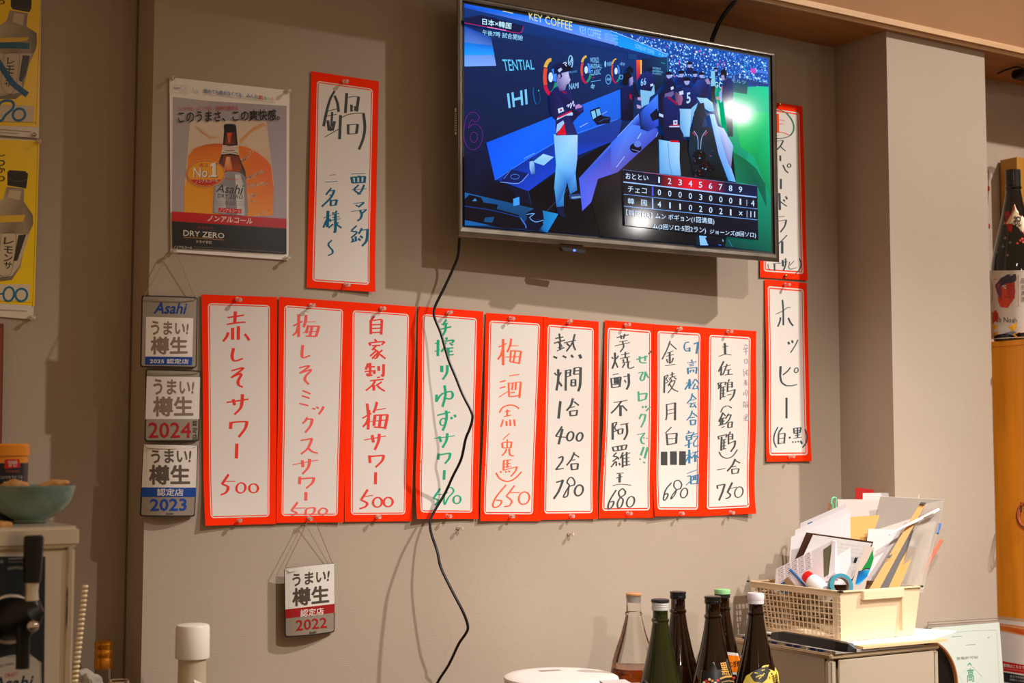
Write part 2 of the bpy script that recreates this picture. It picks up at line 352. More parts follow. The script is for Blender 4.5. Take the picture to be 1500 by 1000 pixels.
write(s, o, [(B1, 25, .55, R2, '165,290 240,252; 210,195 208,380; 206,290 190,340 160,368; 270,200 262,260 248,300; @12 255,258 350,255; 288,285 268,350; 285,292 375,292; 375,290 350,375; @14 240,345 380,330; 265,372 350,375; 320,290 300,372; 242,445 235,530 250,548 302,530; 212,630 295,615 218,675; 218,675 312,645 265,700 262,735 292,765; 240,815 305,842; 235,858 298,878; 212,920 288,938; 318,960 345,966; 352,948 372,962; 412,945 395,978 372,1008'),
 (B2, 25, .55, R2, '280,62 262,90 240,110; 265,75 325,75; 320,75 305,130 262,185; 225,250 322,232; 318,235 285,310 228,360; 285,310 320,340 365,352; @14 158,447 270,425 370,408; 238,410 244,465; 298,398 288,465 240,522; 218,545 215,605; 215,562 330,552; 335,550 320,595 270,638; 268,668 267,738; 200,752 148,822; 148,820 190,838 150,860; @13 165,800 270,798; @20 340,795 275,805 265,855; @20 340,795 335,830 300,858; @20 390,856 372,830 400,800 435,810 435,835 400,858')])
s, o = S_([(507, 441.6), (609, 449), (603, 763), (505, 764)], (9.5, 10, 12, 10), (.003, .002, .002, .003), 2.0, 'red-bordered menu strip with red writing priced 500, hanging next to the green-inked strip')
write(s, o, [(C1, 22, .5, R3, '268,155 232,200; 240,190 240,302; 240,192 330,180; 330,182 325,305; 250,225 318,222; 250,255 318,252; 240,290 325,285; 270,342 288,362; 225,370 240,395; 228,372 345,362 328,388; 250,395 320,392; 285,395 250,430; 265,420 300,450 290,490 268,500; 285,435 235,480; 295,455 250,500; 335,430 305,455; 300,455 360,500; 218,540 200,590; 195,570 275,565; 190,605 280,598; 235,535 235,640; 215,620 215,640 255,635; 270,600 268,625; 305,560 305,600; 345,545 342,640 325,630; 290,655 315,650; 235,680 345,668; 275,680 255,715 200,760; 265,715 265,760; 330,690 290,715; 285,710 315,740 355,765; 172,985 245,945; 210,865 218,940 225,1000; 290,852 280,895 262,940; @13 265,920 365,905'),
 (C2, 24, .5, R3, '225,0 218,160; 225,55 205,105 176,138; 275,42 265,130; 275,44 380,40; 378,38 355,155; @13 225,95 385,80; 265,140 355,145; 322,42 310,140; @14 185,245 280,228 365,212; 252,205 262,265; 310,195 302,260 272,325; 230,370 235,432; 225,380 345,370; 347,368 332,415 280,466; 280,507 278,605; 215,648 160,735; 160,733 210,758 195,788 148,805; @13 190,705 260,695; @20 E295,752,36,40; @20 E382,750,36,38')])
s, o = S_([(612.6, 448.5), (708, 456), (701, 760), (611, 760)], (6.8, 9.4, 11, 9.5), (.016, .004, .008, .001), 2.9, 'red-bordered menu strip handwritten in green ink with the black cord crossing it')
write(s, o, [(D1, 22, .5, G_, '300,155 270,200; 258,195 312,186; 245,235 340,212; 295,190 290,245 266,288; @15 205,352 245,335; 232,320 230,452; @15 205,415 246,398; 298,300 304,320; 265,335 355,322 345,345; @14 300,340 285,365; 325,345 352,365; 285,380 258,418; 290,390 358,385; 315,390 315,472; 320,415 352,412; 320,442 360,440; @26 262,530 262,582; 308,525 303,590 270,642; 220,765 218,825; 218,822 262,762 335,740 352,772 330,800 275,790; 285,690 292,770 268,865'),
 (D2, 22, .5, G_, '225,45 330,18; 297,5 302,60 290,120 270,170; @16 E272,98,22,30; 338,58 346,76; 365,40 376,60; @13 198,232 290,222 368,210; 242,215 256,262; 308,190 300,250 268,308; 238,355 234,405; 230,368 330,352; 332,350 322,395 288,438; 284,490 280,568; 250,640 195,720; 195,718 238,740 205,775; @14 215,690 270,688; @16 295,640 340,632 358,665 315,715 285,772 282,700 310,668; @18 E386,730,29,33')])
s, o = S_([(711.7, 458), (803, 464), (792, 763), (703.6, 763)], (5.6, 12, 11, 10), (.006, .003, .006, .002), 3.6, 'red-bordered menu strip with thin orange writing, priced 650')
write(s, o, [(E1, 15, .35, O_, '170,350 235,322; @22 205,285 205,498; @20 205,355 190,410 163,452; @18 272,280 262,340 238,392; @10 250,340 330,340; 270,375 262,470; 268,380 352,385; @18 352,385 335,488; @11 225,432 345,428; 262,470 335,482; 305,385 290,470; 180,635 228,622; 178,685 225,672; @10 172,758 245,712; @11 255,585 340,572; 250,640 255,755; @10 250,647 350,632; @18 350,635 338,765; 285,640 280,700; 310,640 306,700; 262,755 335,745; 268,722 302,718; 175,885 205,840 260,822 305,830 336,852; @12 220,875 265,870; 240,858 238,910; @12 212,916 272,904'),
 (E2, 15, .35, O_, '207,80 188,138; 232,90 235,132; 262,80 265,132; 295,78 302,133; @10 258,190 232,215 205,242; 198,268 202,310; @11 200,265 275,260; 275,260 268,310; @10 205,310 268,308; @11 240,240 238,312; 235,318 222,345 198,372; 255,315 262,365 294,375; 212,410 208,490; @10 210,412 275,405; 242,408 240,470; @10 222,440 268,435; @10 218,465 270,460; @10 205,492 320,462; 320,462 305,500 268,542; 180,500 195,510; 222,500 236,508; 248,495 262,505; 148,512 180,560 240,582 300,560 356,504; 230,610 155,700 122,770 140,795 180,775 192,740 150,735; 300,615 232,702; 232,702 275,740 258,778 215,788; @11 265,672 340,672; E376,718,42,52')])
s, o = S_([(796.6, 464.4), (877, 470.7), (876, 760), (791, 761)], (5.8, 7.4, 10.5, 9), (.002, .004, .001, .001), 4.4, 'red-bordered menu strip in black ink listing two sizes at 400 and 780', base=.001)
write(s, o, [(F1, 16, .4, BK, '185,225 252,213; 218,185 226,250; 175,264 265,238; 203,250 240,285; @13 205,302 248,292; @13 200,326 262,298; 224,255 224,320; @14 258,262 352,240; 345,190 325,260 276,330; 328,245 335,285 350,320; @20 278,265 305,290; @24 170,372 202,386; @22 246,366 276,382; @22 314,360 332,380; @26 382,356 396,388; 178,505 198,525; 234,500 215,532; @20 210,475 210,560 195,648; @20 212,575 240,614; @18 273,482 270,650; @12 275,488 312,478; 312,478 305,530; @11 278,508 308,502; @11 275,540 318,525; @18 342,465 338,520; @12 340,465 398,460; @22 392,462 388,600 372,655; @11 345,490 390,485; @11 342,518 388,512; @16 318,560 315,612; @12 315,562 352,558; @16 350,558 350,612; @11 318,585 350,582; @14 315,612 352,610; @22 228,735 212,876; @20 330,712 312,770 278,812; @16 338,738 378,770; @11 300,790 345,778; @16 305,815 310,855; @13 305,818 368,808; @16 365,810 358,850; @13 305,855 360,850'),
 (F2, 17, .35, BK, '242,135 190,215; @10 188,217 278,224; @20 245,155 213,280; E308,215,25,38; E384,220,23,35; 212,392 245,382 240,420 190,487; @12 188,487 255,476; @16 342,345 315,405 278,452; @13 343,362 380,385; @11 308,412 350,405; 315,440 320,488; @12 315,440 376,437; 372,440 365,485; @12 318,488 366,482; @16 193,590 252,572; @20 250,570 215,660 173,724; @13 340,612 345,585 325,552 300,555 282,590 300,615 275,660 252,710 285,700 292,660 300,625 342,610; E378,655,32,45')])
s, o = S_([(886, 468.7), (959, 474.6), (958.5, 758), (877, 759)], (4.6, 5.6, 10.5, 11), (.003, .006, .008, .005), 5.2, 'red-bordered menu strip with black writing, a green side note and price 680')
write(s, o, [(G1, 17, .45, BK, '222,230 340,200; 262,205 268,242; 302,192 288,240; @12 245,268 325,258; @12 206,310 352,276; 280,268 290,320 256,370; 172,418 190,436; 240,405 220,436; @22 205,375 205,460 178,532; 212,470 234,522; @13 265,398 348,380; 308,368 306,430; @14 255,434 352,415; 285,440 292,468; 326,425 328,470; @14 276,476 354,464; 302,480 278,524; 335,470 335,520 360,528 394,514; @13 182,592 242,580; 168,625 176,718; @14 165,628 264,612; @22 262,614 250,710; @26 205,625 208,680; @26 232,620 235,680; @14 180,690 250,680; @14 176,718 250,708; @13 288,612 356,600; @24 338,580 342,680 320,735; 298,642 314,668; @11 193,862 328,840; @22 270,848 225,910 168,968; @26 260,890 260,995; @20 275,890 325,942'),
 (G1, 20, .45, BG, '415,442 525,410; 448,410 454,468 515,475; 505,405 500,455; @14 432,575 482,563; 482,566 455,622 464,645 490,635 505,560; 505,565 520,600 540,622; 435,755 440,850; 435,782 518,772; @22 518,772 505,830; 440,848 507,828; @24 470,900 485,914; @24 503,895 514,912; 550,905 510,945'),
 (G1, 20, .3, (90, 70, 50), '535,378 545,388; 553,358 566,376'),
 (G2, 18, .45, BG, '438,5 415,52; 425,17 476,10; 474,12 460,70 432,128; @12 396,196 470,180; 465,182 432,232 442,272 466,278; @13 455,218 462,232; @13 482,225 490,233; @22 458,308 430,385; @22 494,310 464,412; 416,414 430,424; 450,444 470,454'),
 (G2, 17, .45, BK, '@14 170,92 210,85 190,130 206,160 180,166; @22 172,90 172,242; @13 243,106 318,90; @20 300,95 305,180 276,243; 220,148 225,192; @12 220,148 268,140; 266,142 260,186; @12 224,192 264,186; 170,308 182,346; @13 172,310 305,288; 302,290 290,330; 218,302 222,336; 254,298 256,332; @12 180,346 292,330; 208,360 180,392 216,402 172,442; 200,440 158,492; 218,402 228,422; @14 206,440 206,482; 230,455 242,475; 268,358 243,412; 264,382 264,496; 300,355 300,480; @12 268,388 334,360; @11 268,416 326,405; @11 268,446 326,440; @12 266,480 334,470; @11 208,552 274,545; @11 206,592 262,580; @22 238,555 235,634; @9 170,664 215,652 260,650 342,658; @17 205,702 150,790 130,850 140,877 170,850 182,808 150,812; @16 292,718 262,690 228,722 238,762 268,792 252,850 224,867 216,825 240,775 282,745 290,712; @16 E336,810,33,50')])
s, o = S_([(957.7, 474.8), (1035, 479.6), (1031, 756), (959.4, 756)], (5.4, 9, 9.5, 9.8), (.010, .002, .003, .002), 6.0, 'red-bordered menu strip with three blacked-out blocks and a blue side note', base=.0008)
write(s, o, [(H1, 15, .4, BK, '245,228 215,310 166,408; 246,255 308,310; @11 215,346 275,326; @11 203,378 282,360; @20 240,340 242,450; 210,405 222,440; 276,393 258,440; @11 196,470 294,455; @12 186,575 226,560 206,600 224,625 198,642; @18 190,575 186,736; @11 240,562 292,545; 265,532 265,582; @11 228,592 302,570; 256,590 235,612; 280,583 308,602; 262,605 224,668; @13 245,632 292,615 265,680 222,738; 240,650 275,700 324,722; @15 210,845 212,950 203,1002; @12 208,852 298,830; @22 294,830 292,1002; @10 220,905 288,890; @10 220,942 288,928'),
 (H2, 14, .35, BK, '@13 242,126 186,182; @18 196,185 206,292; @11 194,192 292,182; @20 290,182 284,278; @10 205,236 286,228; @12 205,287 286,274; @15 242,635 190,700 168,780 180,797 206,762 206,735 175,747; @13 325,690 335,650 310,615 272,625 264,670 285,700 272,745 238,786 246,755 285,705 330,688; E357,730,30,46'),
 (H2, 10, 0, (72, 70, 70), 'B144,352,204,476; B229,349,291,472; B312,347,373,475'),
 (H1, 15, .4, BL, '432,240 396,246 382,290 400,325 436,320; @18 436,290 434,332; @12 405,305 440,298; @20 475,258 524,240; @22 520,240 502,352; @11 413,442 502,430; 455,410 458,432; @12 432,456 482,450; @12 434,472 480,466; @18 416,490 422,552; @13 415,495 508,485; @18 506,486 498,548; 440,515 444,536; @12 440,517 476,510; 476,510 472,532; @13 398,642 456,625; @22 434,600 434,694; @18 430,640 390,702; 440,640 454,664; 487,600 463,648; 495,600 528,644; 492,645 464,697; @14 462,697 512,690; 505,665 524,704; 462,740 450,790 410,836; 465,760 502,796; @12 430,810 486,800; @12 422,842 498,830; 456,840 440,872; @13 440,874 490,865; 478,845 500,880; 462,908 446,955 408,1002; 465,930 512,966'),
 (H2, 15, .4, BL, '@12 405,42 458,35; 415,62 420,106; @13 415,64 464,60; 464,60 458,102; @13 418,106 460,102; @12 378,188 426,175; 400,160 401,182; 378,205 382,246; @12 378,206 428,200; 426,200 424,240; @11 382,226 422,220; @12 380,246 424,240; @12 362,298 432,270; @18 402,245 402,318; 447,172 428,208; @12 440,196 482,184; @13 440,216 486,210 450,260 446,292 460,302 492,294; @12 372,387 428,370; @20 405,333 405,458; 405,385 370,448; 412,390 428,412; @12 434,362 492,345; @14 470,355 428,412; @22 462,380 460,444; 468,385 494,408; @10 383,552 482,514; @11 385,578 420,570; @11 376,658 416,620; @16 420,575 420,648; @12 415,582 492,560; @18 488,562 478,648; 445,575 445,606; 463,570 463,603; @12 420,612 482,605; @13 420,647 480,640')])
s, o = S_([(1032.7, 479.8), (1108, 484.7), (1108, 752), (1029, 756)], (6.5, 8.4, 10, 9.6), (.001, .014, .002, .006), 6.9, 'red-bordered menu strip with black writing, a fine grey pencil note and price 750')
write(s, o, [(I1, 16, .45, BK, '@13 256,254 312,245; @24 278,215 283,325; @12 218,347 280,326 342,332; @20 268,393 245,440 218,494; @18 246,445 240,532; @12 265,447 334,430; 302,420 275,490 256,528; @11 288,482 342,470; 316,478 312,520; @13 278,527 358,518; @13 208,608 292,595; 212,605 222,642; 290,596 280,626; 246,600 214,664; 240,625 236,768; @12 240,652 288,640; @11 240,682 282,672; @11 240,712 282,705; @12 234,748 288,735; 264,640 262,742; 324,568 312,592; @18 307,598 305,692; @12 305,602 350,595; @18 350,595 350,650; @10 308,622 345,618; @10 308,647 350,640; @13 298,692 380,668; @20 378,668 362,730 326,778; @12 300,724 342,714; @14 238,892 262,845 310,828 347,850'),
 (I2, 15, .4, BK, '@18 245,-8 225,40 205,78; 250,3 268,26; @11 218,52 264,40; @16 225,42 222,106; @13 202,113 268,95; @11 220,77 262,70; 242,45 240,102; @11 230,133 258,120; 297,3 268,52; @12 285,22 320,12; 320,12 300,60 266,98; @12 288,87 332,78; 330,78 325,130; 292,90 290,134; @12 292,133 326,126; @13 198,212 282,195; 200,212 208,240; 280,197 272,222; @18 232,215 228,342; @11 232,247 274,238; @11 232,274 272,265; @11 230,302 272,295; @12 225,333 274,322; 254,238 252,326; 314,168 302,188; 295,190 295,282; @12 295,196 332,188; 332,188 332,240; @10 298,216 330,210; @10 298,240 330,232; @12 288,283 358,250; @18 356,250 350,300 315,352; @13 208,353 235,395 285,412 335,390 377,333; @9 188,519 230,512 268,504; @20 357,418 330,475 283,530; @14 355,430 402,456; @11 328,492 366,482; 325,510 329,556; @12 325,513 393,507; 391,508 381,546; @12 328,554 384,546; @14 190,662 264,648; @20 262,648 240,720 208,798; @14 190,660 196,692; @20 330,633 285,725; @17 285,723 312,745 300,770 268,781; @9 315,688 372,674; @13 E390,722,36,50'),
 (I1, 6, .2, GY, '465,238 505,235; 482,225 485,235; 470,255 478,265; 500,250 492,265; 455,275 512,268; 462,300 508,292; 485,272 488,330; 472,375 475,415; 472,378 498,372 498,415; 475,412 498,412; 465,465 458,490 475,500 458,515; 468,510 468,540; 480,490 510,480; 495,470 495,525 505,530; 485,500 485,515 505,510; 470,580 478,590; 500,575 490,590; 460,605 505,598; 482,570 485,632; 480,605 462,628; 488,605 502,625; 462,700 465,725; 462,700 478,698 478,722; 490,668 475,695; 492,675 505,692; 485,700 500,698 490,735; 458,790 482,788; 460,800 460,845; 460,800 480,800 480,845; 460,825 480,825; 490,790 510,785; 492,800 510,800; 490,815 512,812; 498,815 490,845; 500,815 512,848; 465,925 475,930; 462,945 472,950; 462,970 475,958; 480,915 512,910; 482,930 482,968; 482,930 510,928 510,970; 482,968 510,968; 492,930 492,950')])
s, o = S_([(456, 104), (555, 119), (550, 427.6), (449, 421)], (8.4, 8.7, 13, 10), (.001, .006, .001, .001), 7.5, 'red-bordered menu strip next to the beer poster, one big black character and blue notes')
write(s, o, [(N1, 25, .6, BK, '295,225 255,300 222,420 200,528; 295,265 320,330 330,405; @15 240,397 312,380; @14 225,442 314,425; @20 274,405 268,530; 236,478 242,525 247,568; 296,485 286,530 276,566; @20 258,530 262,570; @13 213,620 270,588 332,553; 400,242 388,415; @14 402,286 450,272 508,275; 502,276 486,402; @22 440,343 441,402; @13 440,363 480,358; 478,360 475,396; 347,432 338,640; @15 343,462 400,432 470,418 552,416; 545,420 556,540 540,640 505,728; @22 412,512 413,598; @14 402,517 497,510; 494,512 484,590; @15 412,597 492,590'),
 (N2, 16, .4, DB, '@6 372,74 478,70; @20 375,95 382,138; @14 373,98 478,92; @20 474,92 468,138; @18 408,95 410,138; @18 440,92 440,136; @14 380,139 470,135; @18 430,86 430,94; 427,153 395,190 442,222; 467,153 447,200 418,223; @6 375,188 485,182; @7 388,290 470,280; @18 468,282 425,316; @12 405,300 425,312; @6 372,348 485,332; 485,333 455,360; @18 437,338 450,370 440,400 418,417; 412,452 376,490 415,500 372,542; @14 370,573 415,560; 385,545 385,572; 405,530 408,566; @20 423,546 442,560; 452,470 428,512; @12 443,487 496,478; @20 494,478 485,560 452,600; @20 438,526 458,542; @5 212,82 258,78; @5 183,134 272,126; 227,176 188,226; @12 210,200 252,191; @18 250,192 225,245 158,312; @12 215,225 235,236; 225,262 222,308; @12 218,270 268,262; @18 268,262 258,302; @12 222,306 260,301; @8 172,395 225,375; @22 203,343 198,462; 198,400 168,466; 212,402 224,422; 235,355 247,364; 267,343 255,362; @8 230,372 282,361; @8 233,392 287,384; @7 223,412 297,401; @20 258,365 256,490 244,492; 240,440 208,468; 278,428 258,446; 262,440 302,468; @14 232,558 206,585 216,610 236,632 234,655 203,670')])
s, o = S_([(1120, 409), (1182, 414.5), (1189.5, 675), (1123, 676)], (4.5, 5.4, 9.5, 9), (.004, .006, .004, .002), 8.1, 'red-bordered menu strip hanging by itself beside the pillar, with bracketed word at its foot')
write(s, o, [(J1, 17, .3, TL_, '@9 243,400 310,370 352,338 386,335; 308,260 315,350 317,508; 290,430 282,475 262,522; @20 365,435 385,480 412,514; @22 364,670 376,696; @20 402,655 408,682; @13 460,650 430,710 387,777; @22 290,908 288,960 286,1000'),
 (J2, 17, .25, TL_, '@20 288,-20 286,60 300,130 345,165; @12 345,165 400,165 452,152; @16 387,-15 360,20 313,60; @12 E443,14,18,24; @21 348,282 348,484; @14 264,568 230,640 225,710 250,770; 307,573 268,627; 270,630 268,737; @10 268,637 336,628; 333,630 325,730; @9 272,682 325,675; @10 270,730 326,722; @24 370,673 388,671; 418,580 424,632; @10 416,583 492,572; 488,574 478,627; 455,578 455,668; @9 420,607 482,600; @9 422,632 480,624; @9 428,652 482,643; @9 413,678 497,668; @18 403,712 417,718; @16 430,710 442,718; @16 456,706 470,716; @20 484,702 500,734; @14 528,588 548,650 540,720 503,770')])
s, o = S_([(1113, 146.5), (1175.5, 155.8), (1183.4, 410.5), (1113.4, 406)], (5, 5.3, 10, 9), (.001, .003, .001, .001), 8.8, 'red-bordered menu strip half hidden behind the television')
write(s, o, [(K1, 18, .35, (228, 80, 40), '@26 208,190 212,388; @8 150,262 200,252 280,262; @8 160,300 200,297 268,295; @10 130,400 190,385 260,385 335,414'),
 (K1, 14, .1, (44, 120, 92), '@8 130,190 180,158 240,152 300,182; @16 300,182 350,245 376,310 372,370 340,418; @9 340,418 280,442 205,446 150,430'),
 (K1, 17, .35, TL_, '@10 170,480 268,466; @18 268,470 235,530 180,585; @12 235,525 255,550 292,578; @20 235,625 237,684; @17 190,720 170,800; 263,725 290,780 320,808; @13 E328,732,18,19; @22 242,870 242,976'),
 (K2, 17, .3, TL_, '@20 275,0 286,10; @24 262,55 268,232; @14 268,140 300,165 340,192; @20 303,122 320,142; @20 328,88 344,120; @8 255,302 318,298; @9 240,350 335,335; @18 335,336 318,400 272,464; @14 342,494 300,540 250,588; @26 292,560 292,687; @8 140,798 150,840 167,864; @18 210,790 213,868; @7 190,795 260,785; @8 250,792 352,770; @22 297,755 300,822; @18 326,738 328,800 305,864; @9 370,773 360,830 380,850 442,834; @9 417,763 372,812; @13 470,738 490,790 475,850 433,897')])
# ------------------------------------------------------------------ television
a = math.radians(-2.2); TVN = (math.sin(a), -math.cos(a), 0); TVP = Plane(on(905, 190, .118), TVN); TA = TVP.at
tv = empty('television', tuple(TA(905, 190, -.05)), 'wall-mounted flat television showing a baseball dugout broadcast in blue light', 'television')
OUT = [(669, -8), (1136, 79), (1141.5, 384), (671, 346)]; INN = [(680, 5.5), (1125.4, 85.6), (1130.4, 369.2), (680, 329.6)]; BLK = [(678.5, 2), (1130, 82.5), (1134.5, 371), (678, 330.5)]
def frame(mb, levels, col):
    """levels: rings of four picture corners at a height, joined in order"""
    vs = [TA(x, y, h) for q, h in levels for x, y in q]
    mb.add(vs, [(i*4+k, i*4+(k+1) % 4, (i+1)*4+(k+1) % 4, (i+1)*4+k) for i in range(len(levels)-1) for k in range(4)], col)
def shrink(q, t): 
    c = (sum(p[0] for p in q)/4, sum(p[1] for p in q)/4); return [(c[0]+(x-c[0])*t, c[1]+(y-c[1])*t) for x, y in q]
def mid(t): return [(o[0]+(i[0]-o[0])*t, o[1]+(i[1]-o[1])*t) for o, i in zip(OUT, BLK)]
bz = MB(); frame(bz, [(OUT, -.02), (OUT, .0), (mid(.12), .0035), (mid(.5), .005), (mid(.85), .004), (BLK, .001)], (120, 112, 104))
rim = MB(); frame(rim, [(BLK, .0012), (BLK, .0004), (INN, .0002)], (8, 8, 9))
bk = MB(); frame(bk, [(OUT, -.02), (shrink(OUT, .985), -.024), (shrink(OUT, .8), -.05), (shrink(OUT, .7), -.062)], (10, 10, 10))
bk.add([TA(x, y, -.062) for x, y in shrink(OUT, .7)], [(0, 1, 2, 3)], (10, 10, 10))
bk.box((2.0, -.07, ZC+.58), (2.25, -.001, ZC+.85), (14, 14, 14))
ir = MB(); 
for q0, hh in (([(822, 361.5), (858, 366), (856, 371), (825, 367)], .002),): ir.slab([TA(x, y, hh) for x, y in q0], .012, (12, 12, 14))
led = MB().poly(TVP, ring(841.5, 366.6, 2.2, 1.8, 10), (60, 90, 255), .0028)
stk = MB(); q = [TA(663.8, 158, -.010), TA(668.6, 158, -.001), TA(668.6, 198, -.001), TA(663.8, 198, -.010)]
sL = MB(); p0 = np.array(TA(669, 150)); 
def side(px, h, up=0): return TA(668.6-px, up, h)
stk = MB().slab([TA(666.2, 158, -.001), TA(668.9, 158, .0002), TA(668.9, 197, .0002), TA(666.2, 197, -.001)], .0008, (190, 170, 150))
for i in range(9): stk.slab([TA(666.4, 164+i*3.4, -.0008), TA(668.7, 164+i*3.4, .0004), TA(668.7, 165.6+i*3.4, .0004), TA(666.4, 165.6+i*3.4, -.0008)], .0003, (40, 36, 34))
SCR = MB(); HH = [0.0003]
def hh():
    HH[0] += .000035; return HH[0]
T1 = V(675, 0, 6.452); T2 = V(895, 40, 6.25); T3 = V(675, 140, 4.761); T4 = V(895, 190, 5.2625); T0 = V(660, 0, 2.5); T8 = V(780, 0, 8.333)
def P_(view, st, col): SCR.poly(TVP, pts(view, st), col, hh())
def T_(view, txt, q, col, bold=.01, shear=0): text(SCR, TA, txt, pts(view, q), col, hh(), bold, shear)
def L_(view, st, w, col): ribbon(SCR, TA, pts(view, st), w, col, hh(), 0, 3)
def O_l(view, cx, cy, rx, ry, col, n=16): SCR.poly(TVP, [view(*p) for p in ring(cx, cy, rx, ry, n)[:-1]], col, hh())
IDV = V(0, 0, 1)
P_(IDV, '680,5.5 1125.4,85.6 1130.4,369.2 680,329.6', [(6, 38, 92), (4, 60, 140), (4, 20, 50), (4, 10, 26)])
# stand and field
P_(IDV, '893,44 1125.4,85.6 1127,140 1046,132 978,130 975,86 940,66', [(8, 60, 150), (24, 90, 190), (16, 70, 170), (8, 50, 130), (6, 40, 110), (10, 60, 150), (12, 70, 160)])
rc = random.Random(3)
def in_stand(x, y): 
    top = 44+(x-893)*.179; bot = 66+(x-893)*.30 if x < 975 else 112+(x-975)*.12
    return top+1.5 < y < bot
for i in range(2600):
    x, y = rc.uniform(900, 1124), rc.uniform(46, 140)
    if not in_stand(x, y): continue
    r_ = rc.uniform(.5, 1.45); c = rc.choice([(90, 170, 255), (170, 215, 255), (40, 130, 235), (10, 50, 130), (20, 60, 140), (70, 150, 245), (210, 235, 255), (120, 190, 255)] if rc.random() > .03 else [(220, 60, 150)])
    SCR.poly(TVP, [(x-r_, y-r_*.8), (x+r_*.6, y-r_), (x+r_, y+r_*.7), (x-r_*.5, y+r_)], c, HH[0]+.00003+i*1e-8)
HH[0] += .00007
P_(IDV, '1046,129 1125.9,126 1130.4,369.2 1062,361 1078,268 1073,215 1053,179', [(6, 150, 120), (10, 205, 150), (2, 88, 74), (2, 60, 60), (4, 110, 90), (6, 150, 105), (4, 160, 110)])
P_(IDV, '1073,160 1126,165 1129,290 1105,230 1085,215', [(10, 200, 110), (12, 205, 130), (2, 130, 84), (4, 150, 80), (8, 180, 90)])
P_(T4, '935,165 1040,230 1120,300 1190,420 1200,600 1130,440 960,395', [(4, 110, 76), (2, 100, 66), (2, 96, 64), (2, 100, 74), (2, 92, 70), (2, 84, 70), (4, 110, 80)])
P_(T2, '1075,470 1250,470 1440,505 1440,545 1245,530 1075,500', (20, 60, 130)); P_(T2, '1075,490 1255,495 1245,612 1070,585', [(14, 70, 110), (8, 70, 96), (6, 78, 84), (8, 90, 90)])
T_(T2, 'プレミアムモル', '1242,435 1438,480 1436,520 1240,475', (120, 200, 255), .01); T_(T2, 'GC', '945,495 1020,508 1020,560 945,548', (170, 240, 230), .03)
P_(T2, '1282,375 1325,375 1325,420 1282,420', (190, 70, 190)); P_(T2, '1340,385 1430,400 1430,430 1340,412', (60, 120, 220)); L_(T2, '1228,260 1222,400', .9, (40, 170, 200))
T_(T2, 'プレミアム', '1100,360 1215,375 1213,440 1098,425', (40, 110, 200), 0); T_(T2, 'モルツ', '1105,470 1235,490 1235,520 1105,500', (120, 180, 240), .0)
# dugout roof and back wall
P_(T8, '-830,45 0,205 945,372 1050,560 0,285 -830,95', [(0, 90, 230), (10, 120, 250), (60, 140, 240), (110, 150, 240), (80, 130, 240), (0, 70, 190)])
P_(T8, '945,372 1500,605 1650,660 1650,720 1500,688 1050,565', [(0, 130, 230), (10, 150, 235), (20, 150, 230), (10, 130, 220), (10, 140, 225), (0, 150, 240)])
L_(T8, '950,374 1250,490 1640,660', .9, (150, 190, 255))
P_(T8, '-830,100 0,290 1050,568 1640,722 1640,800 1100,640 0,440 -830,270', [(0, 50, 120), (2, 50, 120), (2, 50, 130), (2, 40, 100), (4, 40, 90), (2, 40, 100), (2, 40, 96), (2, 44, 104)])
T_(T1, 'KEY COFFEE', '640,118 1055,205 1052,290 650,185', (206, 206, 150), .02); T_(T1, 'KEY COFFEE', '1120,245 1325,290 1325,370 1128,318', (140, 190, 240), .02); T_(T1, 'KEY COFFEE', '1360,305 1484,335 1484,412 1366,380', (110, 180, 240), .02); L_(T1, '398,104 495,126', 1.1, (206, 206, 150))
T_(T2, 'COFFEE KEY COFFEE', '220,148 395,215 395,250 220,190', (120, 190, 250), .02); T_(T2, 'KEY', '438,232 515,262 515,282 438,255', (120, 190, 250), .02)
P_(T1, '35,245 285,350 335,622 35,628', [(4, 70, 170), (4, 70, 160), (120, 160, 245), (110, 165, 250)]); P_(T1, '35,400 300,430 318,520 35,520', [(0, 110, 220), (0, 100, 210), (30, 150, 255), (20, 150, 255)])
T_(T1, 'TENTIAL', '390,560 688,566 697,655 412,672', (90, 190, 235), .015); T_(IDV, 'IHI', '742.5,137 771.5,130.5 773,152.5 745,158.5', (110, 190, 235), .05)
def swirl(view, cx, cy, s, lw):
    for a0, a1, c, rr in ((150, 215, (214, 70, 50), 1), (215, 275, (214, 170, 70), 1.12), (85, 150, (190, 14, 70), 1.08), (300, 385, (60, 130, 240), .72), (20, 85, (30, 140, 110), 1)):
        L_(view, ' '.join('%f,%f' % p for p in ring(cx, cy, 55*s*rr, 125*s*rr*(1.15 if a1 < 290 else 1), 8, 0, a0, a1)), lw, c)
    O_l(view, cx, cy, 21*s, 46*s, (190, 220, 240))
swirl(T1, 850, 730, 1.02, 5.2); swirl(T1, 1185, 660, .78, 3.2); swirl(T2, 46, 400, .68, 2)
L_(T1, ' '.join('%f,%f' % p for p in ring(1038, 582, 20, 56, 20)), 1.3, (140, 200, 240)); L_(T1, '1025,600 1045,560 1050,540 1045,590 1030,615', 1, (140, 200, 240))
T_(T1, 'AIRLINES', '1010,676 1098,665 1098,684 1010,694', (90, 150, 210), 0)
T_(T1, 'WORLD', '1220,545 1303,540 1306,592 1226,592', (120, 190, 240), .02); T_(T1, 'BASEBALL', '1226,602 1332,602 1334,645 1230,648', (120, 190, 240), .02); T_(T1, 'CLASSIC', '1226,662 1322,652 1322,702 1230,715', (120, 190, 240), .02)
L_(T1, '1230,735 1265,732', .8, (160, 20, 60)); L_(T1, '1230,773 1322,757', .8, (100, 180, 240)); T_(T1, 'dp', '1230,790 1264,785 1266,838 1230,850', (130, 200, 240), .03)
